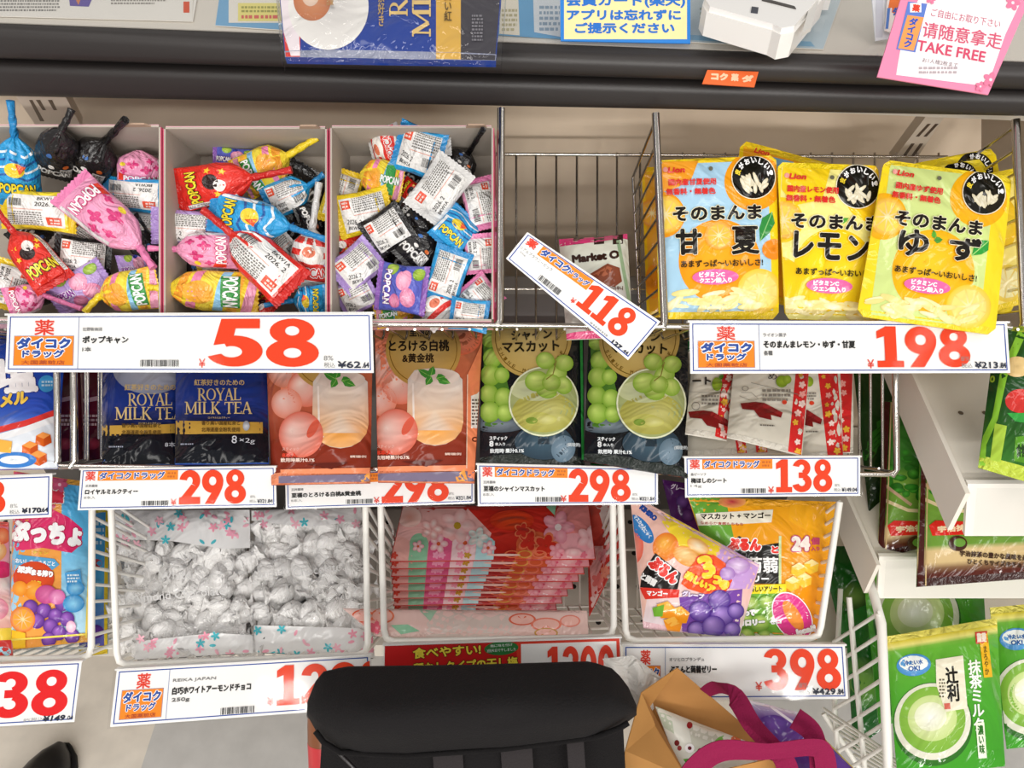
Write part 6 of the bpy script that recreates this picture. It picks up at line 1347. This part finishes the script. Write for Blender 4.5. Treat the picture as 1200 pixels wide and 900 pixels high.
CANDY = [
 # left carton
 ('black', 'f', (62, 208), (72, 152), 42, .2, (84, 128), 90, 'black lollipop standing at the back of the left carton, its tail pointing up'),
 ('black', 'f', (96, 210), (122, 166), 46, .25, (147, 140), 90, 'black lollipop leaning right with a thin tail at the back of the left carton'),
 ('pink', 'f', (166, 220), (163, 176), 48, .3, None, 90, 'pink lollipop seen from its gathered end at the back right of the left carton'),
 ('blue', 'b', (196, 232), (122, 226), 38, .35, None, 0, 'blue packet with barcode lying against the right wall of the left carton'),
 ('white', 'b', (70, 268), (120, 300), 44, .2, None, 0, 'white label packet wedged under the pink lollipop in the left carton'),
 ('black', 'f', (146, 258), (184, 310), 30, .3, None, 90, 'black lollipop half hidden under the purple packet in the left carton'),
 ('black', 'f', (24, 262), (60, 300), 40, .15, None, 90, 'black lollipop buried under the red one in the left carton'),
 ('blue', 'f', (22, 240), (17, 160), 46, .55, (12, 118), 90, 'blue lollipop standing upright at the far left, striped tail up'),
 ('yellow', 'b', (88, 250), (2, 244), 44, .7, None, 180, 'yellow packet with a white label lying across the far left carton'),
 ('black', 'b', (64, 296), (130, 304), 42, .5, None, 0, 'black and white packet in the middle of the left carton'),
 ('pink', 'f', (80, 218), (164, 290), 50, .95, (180, 314), 90, 'large pink lollipop lying diagonally across the left carton'),
 ('yellow', 'b', (22, 308), (4, 362), 40, .4, None, 0, 'yellow edged label packet in the bottom left corner of the left carton'),
 ('purple', 'f', (62, 354), (126, 322), 42, .55, None, 0, 'lilac packet at the bottom of the left carton beside the rainbow one'),
 ('red', 'f', (66, 334), (16, 272), 42, .9, (-4, 246), 90, 'red lollipop pointing up left at the far left of the upper row'),
 ('pink', 'f', (8, 356), (52, 346), 34, .8, (96, 362), 90, 'pink lollipop with a blue patch lying at the bottom left corner'),
 ('rainbow', 'f', (186, 336), (118, 346), 46, .9, (100, 366), 90, 'yellow rainbow lollipop at the bottom right of the left carton'),
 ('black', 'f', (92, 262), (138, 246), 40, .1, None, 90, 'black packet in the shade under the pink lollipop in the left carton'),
 ('white', 'b', (128, 262), (184, 268), 34, .15, None, 0, 'grey label packet under the blue barcode packet in the left carton'),
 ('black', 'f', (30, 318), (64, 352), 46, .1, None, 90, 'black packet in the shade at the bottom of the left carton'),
 ('purple', 'f', (140, 318), (182, 312), 34, .3, None, 0, 'lilac packet behind the rainbow lollipop of the left carton'),
 # middle carton
 ('grape', 'f', (250, 185), (300, 190), 26, .15, None, 0, 'dark grape packet peeping out at the back of the middle carton'),
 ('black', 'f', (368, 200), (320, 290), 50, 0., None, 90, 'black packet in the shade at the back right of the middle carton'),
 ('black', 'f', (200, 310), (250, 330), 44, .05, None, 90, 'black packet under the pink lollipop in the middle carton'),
 ('rainbow', 'f', (282, 212), (338, 182), 46, .45, (372, 161), 90, 'rainbow lollipop with a yellow tail at the top of the middle carton'),
 ('blue', 'b', (312, 240), (362, 218), 40, .35, (380, 204), 180, 'blue lollipop showing its label behind the blue wave printed one'),
 ('white', 'b', (318, 300), (342, 280), 40, .25, None, 0, 'grey label packet in the middle of the middle carton'),
 ('purple', 'b', (178, 264), (262, 270), 40, .6, None, 0, 'lilac label packet crossing the wall between left and middle carton'),
 ('red', 'f', (206, 224), (296, 208), 46, .8, (342, 199), -90, 'red lollipop with star print at the top left of the middle carton'),
 ('blue', 'f', (246, 246), (340, 266), 44, .9, (383, 281), -90, 'blue wave printed lollipop across the middle carton'),
 ('pink', 'f', (282, 294), (206, 292), 40, .75, (174, 291), 90, 'pink lollipop pointing left in the middle carton'),
 ('white', 'f', (364, 338), (366, 268), 46, .6, (374, 214), 90, 'red and white striped lollipop at the right wall of the middle carton'),
 ('rainbow', 'f', (302, 344), (196, 338), 46, .8, (174, 337), -90, 'rainbow lollipop with green lettering at the bottom of the middle carton'),
 ('red', 'b', (344, 340), (272, 274), 52, 1., (238, 246), 180, 'red lollipop showing its white label in the middle carton'),
 ('blue', 'f', (382, 352), (344, 352), 34, .7, (310, 358), 90, 'small blue lollipop at the bottom right corner of the middle carton'),
 ('red', 'f', (300, 352), (318, 368), 30, .5, None, 90, 'little red packet squeezed at the bottom of the middle carton'),
 ('yellow', 'b', (232, 318), (280, 312), 40, .3, None, 0, 'yellow packet between the pink and rainbow lollipops of the middle carton'),
 ('black', 'f', (350, 262), (378, 252), 40, .2, None, 90, 'black packet behind the striped lollipop of the middle carton'),
 # right carton
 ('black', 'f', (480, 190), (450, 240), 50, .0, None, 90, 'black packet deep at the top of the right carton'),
 ('white', 'f', (470, 166), (434, 174), 40, .2, None, 90, 'red and white packet at the back left of the right carton'),
 ('white', 'f', (486, 168), (528, 166), 28, .2, None, 90, 'striped packet behind the blue label packet in the right carton'),
 ('black', 'f', (530, 206), (550, 178), 36, .3, (566, 152), 90, 'black lollipop with its tail up at the top right of the right carton'),
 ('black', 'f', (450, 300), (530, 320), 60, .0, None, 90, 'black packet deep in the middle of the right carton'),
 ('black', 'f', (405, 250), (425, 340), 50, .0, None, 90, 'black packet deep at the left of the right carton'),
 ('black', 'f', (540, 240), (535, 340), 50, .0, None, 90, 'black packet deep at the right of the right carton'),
 ('yellow', 'b', (392, 262), (408, 200), 40, .4, None, 90, 'yellow label packet at the left wall of the right carton'),
 ('red', 'f', (470, 218), (494, 234), 26, .35, None, 90, 'small red packet end in the middle of the right carton'),
 ('rainbow', 'f', (472, 214), (422, 204), 42, .55, None, 180, 'rainbow packet with an orange fruit at the upper left of the right carton'),
 ('blue', 'b', (464, 168), (518, 186), 54, .75, None, 16, 'blue packet with a dated white label at the top of the right carton'),
 ('white', 'b', (494, 252), (536, 192), 48, .9, None, 0, 'long white label packet standing diagonally in the right carton'),
 ('yellow', 'b', (394, 256), (458, 242), 48, .65, None, 14, 'yellow packet with a dated label in the right carton'),
 ('pink', 'b', (556, 210), (570, 268), 38, .6, None, 0, 'pink label packet at the upper right wall of the right carton'),
 ('black', 'f', (464, 244), (502, 270), 22, .55, None, 90, 'narrow black packet end in the middle of the right carton'),
 ('black', 'b', (432, 284), (476, 256), 46, .8, None, 14, 'black edged packet with a dated label in the right carton'),
 ('blue', 'f', (518, 288), (550, 252), 42, .8, None, 90, 'blue printed packet at the right of the right carton'),
 ('black', 'f', (472, 308), (508, 272), 44, .6, None, 90, 'black packet with white lettering at the centre of the right carton'),
 ('pink', 'b', (562, 274), (566, 320), 38, .7, None, 0, 'pink label packet halfway down the right wall of the right carton'),
 ('red', 'f', (388, 318), (406, 268), 34, .45, None, 90, 'red and yellow packet low on the left of the right carton'),
 ('purple', 'b', (396, 330), (440, 294), 44, .75, None, 30, 'lilac packet with a dated label above another one at the left'),
 ('purple', 'b', (398, 356), (438, 336), 40, .6, None, 30, 'lowest lilac packet in the bottom left of the right carton'),
 ('rainbow', 'f', (440, 372), (490, 362), 26, .5, None, 0, 'green printed packet along the bottom of the right carton'),
 ('white', 'f', (488, 338), (524, 374), 42, .65, None, 90, 'red and white packet with black lettering at the bottom of the right carton'),
 ('grape', 'f', (442, 334), (500, 342), 54, .9, None, 90, 'violet grape packet with pink fruit at the bottom of the right carton'),
 ('blue', 'b', (514, 352), (534, 292), 42, .85, None, 0, 'tall blue label packet low on the right of the right carton'),
 ('pink', 'b', (548, 332), (576, 364), 42, .75, None, 0, 'pink label packet in the bottom right corner of the right carton'),
 ('blue', 'b', (528, 366), (572, 372), 36, .95, None, 0, 'blue label packet along the bottom right of the right carton'),
]
for n_, (kind, side, a, b, w_, lay, tail, wa, lab) in enumerate(CANDY):
    c = Candy(kind, a, b, w_ * 1.12, .699 - .048 * lay, 't' if tail is not None or (side == 'f' and kind in ('pink', 'rainbow', 'black')) else 'p', 300 + n_)
    dress(c, side, wa); c.build(lab, tail)

# ------------------------------------------------------------------ at the bottom of the view: shoe, black bag, paper bag
def dome_loft(profiles, col, mat, mb):
    """closed skin through rings of equal length"""
    G = np.array(profiles); mb.grid(G, col, mat, True, wrap=True); n = G.shape[1]
    mb.add(G[0], [tuple(range(n))], col, mat, True); mb.add(G[-1], [tuple(range(n))[::-1]], col, mat, True)
# shoe: toe points away from the viewer
tip = PH(np.array(84.), np.array(866.), .0)
sh = thing('shoe', 'black leather shoe toe on the pale floor tile at the bottom left', 'shoe', (tip[0], tip[1] - .05, 0))
def shoe_ring(s_, grow=0.):
    hw = np.interp(s_, [0, .02, .06, .12, .2, .3], [.006, .026, .040, .047, .048, .043]) + grow; hh = np.interp(s_, [0, .02, .06, .12, .2, .3], [.012, .030, .042, .050, .066, .08]) 
    c = np.array([tip[0] - .004 - s_ * .10, tip[1] - .012 - s_, .0])
    return [c + [hw * math.cos(w), .0, .012 + max(0, math.sin(w)) * hh + min(0, math.sin(w)) * .008] for w in np.linspace(0, 2 * math.pi, 28, endpoint=False)]
m = MB(); dome_loft([shoe_ring(v) for v in (0, .006, .015, .03, .05, .08, .12, .16, .2, .25, .3)], '#1b1919', 'leather', m); m.build('upper', sh)
def sole_ring(s_): 
    hw = np.interp(s_, [0, .02, .06, .12, .2, .3], [.008, .029, .043, .050, .051, .046]); c = np.array([tip[0] - .004 - s_ * .10, tip[1] - .009 - s_, 0.])
    return [c + [-hw, 0, 0.0005], c + [hw, 0, .0005], c + [hw, 0, .011], c + [-hw, 0, .011]]
m = MB(); dome_loft([sole_ring(v) for v in (0, .006, .015, .03, .05, .08, .12, .16, .2, .25, .3)], '#121111', 'matte', m); m.build('sole', sh)

# black bag with a rolled flap
BD = .60
bag = thing('backpack', 'black fabric bag with a padded flap and two straps at the bottom centre', 'bag', P(555, 960, BD))
xs = np.linspace(0, 1, 41)
def top_y(u): return np.interp(u, [0, .02, .05, .12, .5, .86, .93, .97, 1], [822, 800, 786, 780, 778, 774, 783, 800, 826])
def bot_y(u): return np.interp(u, [0, .04, .10, .3, .6, .88, .96, 1], [838, 866, 880, 884, 876, 862, 850, 838])
def bag_x(u): return 360 + 386 * u
m = MB(); G = []
for u in xs:
    a, b = top_y(u), bot_y(u); row = []
    edge_ = min(1, 6 * u, 6 * (1 - u)) ** .5 if 0 < u < 1 else 0
    for v in np.linspace(-.35, 1, 26):
        if v < 0: y = a - v * 30; dz = .012 + -v * .22
        else:
            y = a + (b - a) * v; dz = .012 - .048 * math.sin(min(v * 1.25, 1) * math.pi / 2) * edge_ - .012 * math.sin(v * math.pi) + (.018 * max(0, v - .8) / .2)
        dz += .0022 * math.sin(7 * u + 5 * v) + .004 * math.exp(-((u - .60) / .05) ** 2 - ((v - .72) / .12) ** 2)
        row.append(P(bag_x(u), y, BD + dz))
    G.append(row)
m.grid(np.array(G), '#1c1a1b', 'cloth', True); m.build('flap', bag)
m = MB(); m.tube([P(bag_x(u), bot_y(u) + 1.5, BD - .017) for u in xs[1:-1]], .0022, '#121011', 'cloth', 8); m.build('piping', bag)
m = MB(); G = []
for u in np.linspace(0, 1, 31):
    w_ = (2 * u - 1); row = []
    for v in np.linspace(0, 1, 14):
        x = 378 + 352 * u + (8 * w_ * v); y = 846 + v * 150; row.append(P(x, y, BD + .028 * abs(w_) ** 3 + .004 * math.sin(9 * u) - .004 * math.sin(u * math.pi)))
    G.append(row)
m.grid(np.array(G), '#1a1819', 'cloth', True)
q = np.array(G); m.grid(np.stack([q[0], q[0] + AX * .07], 0), '#181617', 'cloth'); m.grid(np.stack([q[-1], q[-1] + AX * .07], 0), '#181617', 'cloth'); m.grid(np.stack([q[0] + AX * .07, q[-1] + AX * .07], 0), '#181617', 'cloth'); m.build('pocket_panel', bag)
for x0, x1 in ((506, 541), (586, 623), (664, 684)):
    m = MB(); G = np.array([[P(x0 + (x1 - x0) * k / 4 + j * .8, 868 + j * 12, BD - .012 + .0006 * math.cos(k * 3.1)) for j in range(12)] for k in range(5)]); m.grid(G, '#332f30', 'cloth', True); m.grid(G + AX * .002, '#332f30', 'cloth', True); m.build('strap', bag)
m = MB(); m.tube([P(385, 845 + k * 8, BD + .005) for k in range(3)] + [P(395, 880, BD), P(420, 905, BD)], .0016, '#2c2829', 'hard_plastic'); m.build('zip', bag)
# bottle in the side pocket
bo = thing('bottle', 'brown topped red bottle tucked behind the left side of the black bag', 'bottle', P(375, 960, 0.70))
def ringpx(x, y, d, r): c = P(x, y, d); return [c + RT * r * math.cos(w) + AX * r * math.sin(w) for w in np.linspace(0, 2 * math.pi, 24, endpoint=False)]
m = MB(); dome_loft([ringpx(381, 820, .70, .010), ringpx(381, 824, .70, .0155), ringpx(381, 836, .70, .0165)], '#2a2220', 'hard_plastic', m); m.build('cap', bo)
m = MB(); dome_loft([ringpx(381, 836, .70, .0155), ringpx(382, 850, .70, .0165), ringpx(383, 868, .70, .017)], '#8a5230', 'hard_plastic', m); m.build('neck', bo)
m = MB(); dome_loft([ringpx(383, 868, .70, .0172), ringpx(385, 900, .70, .0176), ringpx(388, 960, .70, .0176)], '#d23a40', 'hard_plastic', m); m.build('body', bo)

# paper bag with maroon ribbon handles
PB = .60
pb = thing('paper_bag', 'tan kraft paper bag with maroon ribbon handles at the bottom right', 'paper bag', P(850, 980, PB))
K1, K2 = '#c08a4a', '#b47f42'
m = MB()
def sheet3(pts, col, part, th=.0009, mat='kraft'):
    m = MB(); q = [P(*a) for a in pts]; n = np.cross(np.array(q[1]) - q[0], np.array(q[2]) - q[0]); n /= np.linalg.norm(n)
    m.prism(q, n * th, col, mat); return m.build(part, pb)
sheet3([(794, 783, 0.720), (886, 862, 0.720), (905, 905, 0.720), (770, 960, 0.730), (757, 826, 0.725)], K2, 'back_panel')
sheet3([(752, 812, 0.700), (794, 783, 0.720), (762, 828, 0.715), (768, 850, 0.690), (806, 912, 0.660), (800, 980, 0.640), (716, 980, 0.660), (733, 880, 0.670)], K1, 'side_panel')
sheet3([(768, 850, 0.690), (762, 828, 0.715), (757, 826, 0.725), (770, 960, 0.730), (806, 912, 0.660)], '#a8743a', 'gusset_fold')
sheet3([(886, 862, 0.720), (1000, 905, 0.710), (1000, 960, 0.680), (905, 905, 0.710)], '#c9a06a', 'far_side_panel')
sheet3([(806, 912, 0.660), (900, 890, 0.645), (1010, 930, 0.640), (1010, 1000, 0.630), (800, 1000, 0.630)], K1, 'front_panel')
def ribbon(path, w, part):
    m = MB(); p3 = [P(*a) for a in path]; out = []
    for i in range(len(p3) - 1):
        for k in range(6 if i < len(p3) - 2 else 7):
            t = k / 6; a = p3[max(i - 1, 0)]; b = p3[i]; c = p3[i + 1]; d = p3[min(i + 2, len(p3) - 1)]
            out.append(.5 * (2 * b + (c - a) * t + (2 * a - 5 * b + 4 * c - d) * t * t + (3 * b - a - 3 * c + d) * t ** 3))
    out = np.array(out); tg = np.gradient(out, axis=0); tg /= np.linalg.norm(tg, axis=1, keepdims=True); s_ = np.cross(tg, AX); s_ /= np.linalg.norm(s_, axis=1, keepdims=True)
    ww = np.interp(np.linspace(0, 1, len(out)), np.linspace(0, 1, len(w)), w)[:, None] / FPX * .65 / 2; th = AX * .0009
    G = np.stack([out - s_ * ww, out - s_ * ww * .35 + .0006 * AX, out + s_ * ww * .35 - .0005 * AX, out + s_ * ww, out + s_ * ww + th, out - s_ * ww + th], 1)
    m.grid(G, '#8f1d49', 'cloth', False, wrap=True); m.build(part, pb)
ribbon([(826, 812, 0.715), (842, 806, 0.700), (862, 818, 0.670), (882, 850, 0.650), (908, 878, 0.630), (922, 898, 0.625), (930, 940, 0.620)], [16, 22, 24, 22, 20, 24, 26], 'handle')
ribbon([(790, 940, 0.625), (816, 900, 0.625), (846, 880, 0.620), (900, 881, 0.620), (952, 876, 0.630), (966, 886, 0.635), (970, 930, 0.640)], [24, 26, 24, 18, 20, 24, 26], 'handle')
ribbon([(932, 842, 0.660), (950, 856, 0.652), (958, 876, 0.645), (962, 910, 0.640)], [26, 24, 22, 24], 'handle')
# pouch inside the bag, purple packs and thin white plastic
p = Pack([(768, 828), (884, 872), (900, 960), (812, 940)], [.715, .705, .66, .66], .010, [(0, '#e6e6dc'), (1, '#d9d8cc')], 'plastic_film', seed=150, wr=.0012)
p.poly([(768, 828), (786, 834), (790, 860), (776, 852)], '#c2cdb6'); p.poly([(806, 846), (842, 858), (844, 890), (812, 880)], '#c9cabb'); p.up()
for x, y, r_, c in ((808, 850, 3.4, '#9a2a2a'), (793, 871, 3, '#7a2a2a'), (796, 877, 2.6, '#9a3a3a'), (820, 880, 2.6, '#8a2a2a'), (862, 868, 6, '#e06a3a'), (872, 874, 5, '#e8a04a')): p.ell(x, y, r_, r_ * 1.2, c, n=12)
leaf(p, 838, 874, 848, 862, 4, '#6fb04a', '#a8d080'); leaf(p, 800, 890, 816, 897, 3, '#5a9a3a', '#a8d080'); leaf(p, 850, 884, 860, 876, 3, '#8cc060', '#c8e0a0'); p.ell(808, 877, 5.5, 5.5, '#f4f0f2'); p.up(.4); p.ell(808, 877, 2.4, 2.4, '#6a1a2a')
p.build('patterned_pouch', 'pale pouch with berry and leaf print inside the paper bag', 'pouch', body='pouch')
p = Pack([(868, 818), (934, 834), (1006, 905), (905, 905)], [.735, .735, .70, .70], .012, [(0, '#d9cfe4'), (.3, '#6a3f98'), (1, '#54307e')], 'plastic_film', seed=151, wr=.002)
p.poly([(868, 818), (900, 822), (930, 836), (890, 832)], '#e6def0'); p.up(); p.stroke([(872, 822), (902, 828), (934, 850)], 3, '#f0eaf6'); p.ell(905, 850, 18, 12, '#7a4fb0', '#5c3a90'); p.stroke([(940, 842), (1004, 905)], 2.4, '#d8b84a')
p.build('purple_snack_bag', 'purple glossy snack bag behind the maroon handle of the paper bag', 'snack bag', top=.1, sealcol='#ddd4e6', body='bag')
p = Pack([(706, 772), (742, 768), (790, 806), (748, 850)], [.735, .735, .73, .72], .003, '#d8d4ce', 'crinkled_film', seed=152, wr=.003)
p.build('plastic_wrap', 'crumpled thin white plastic between the black bag and the paper bag', 'plastic wrap', body='film')
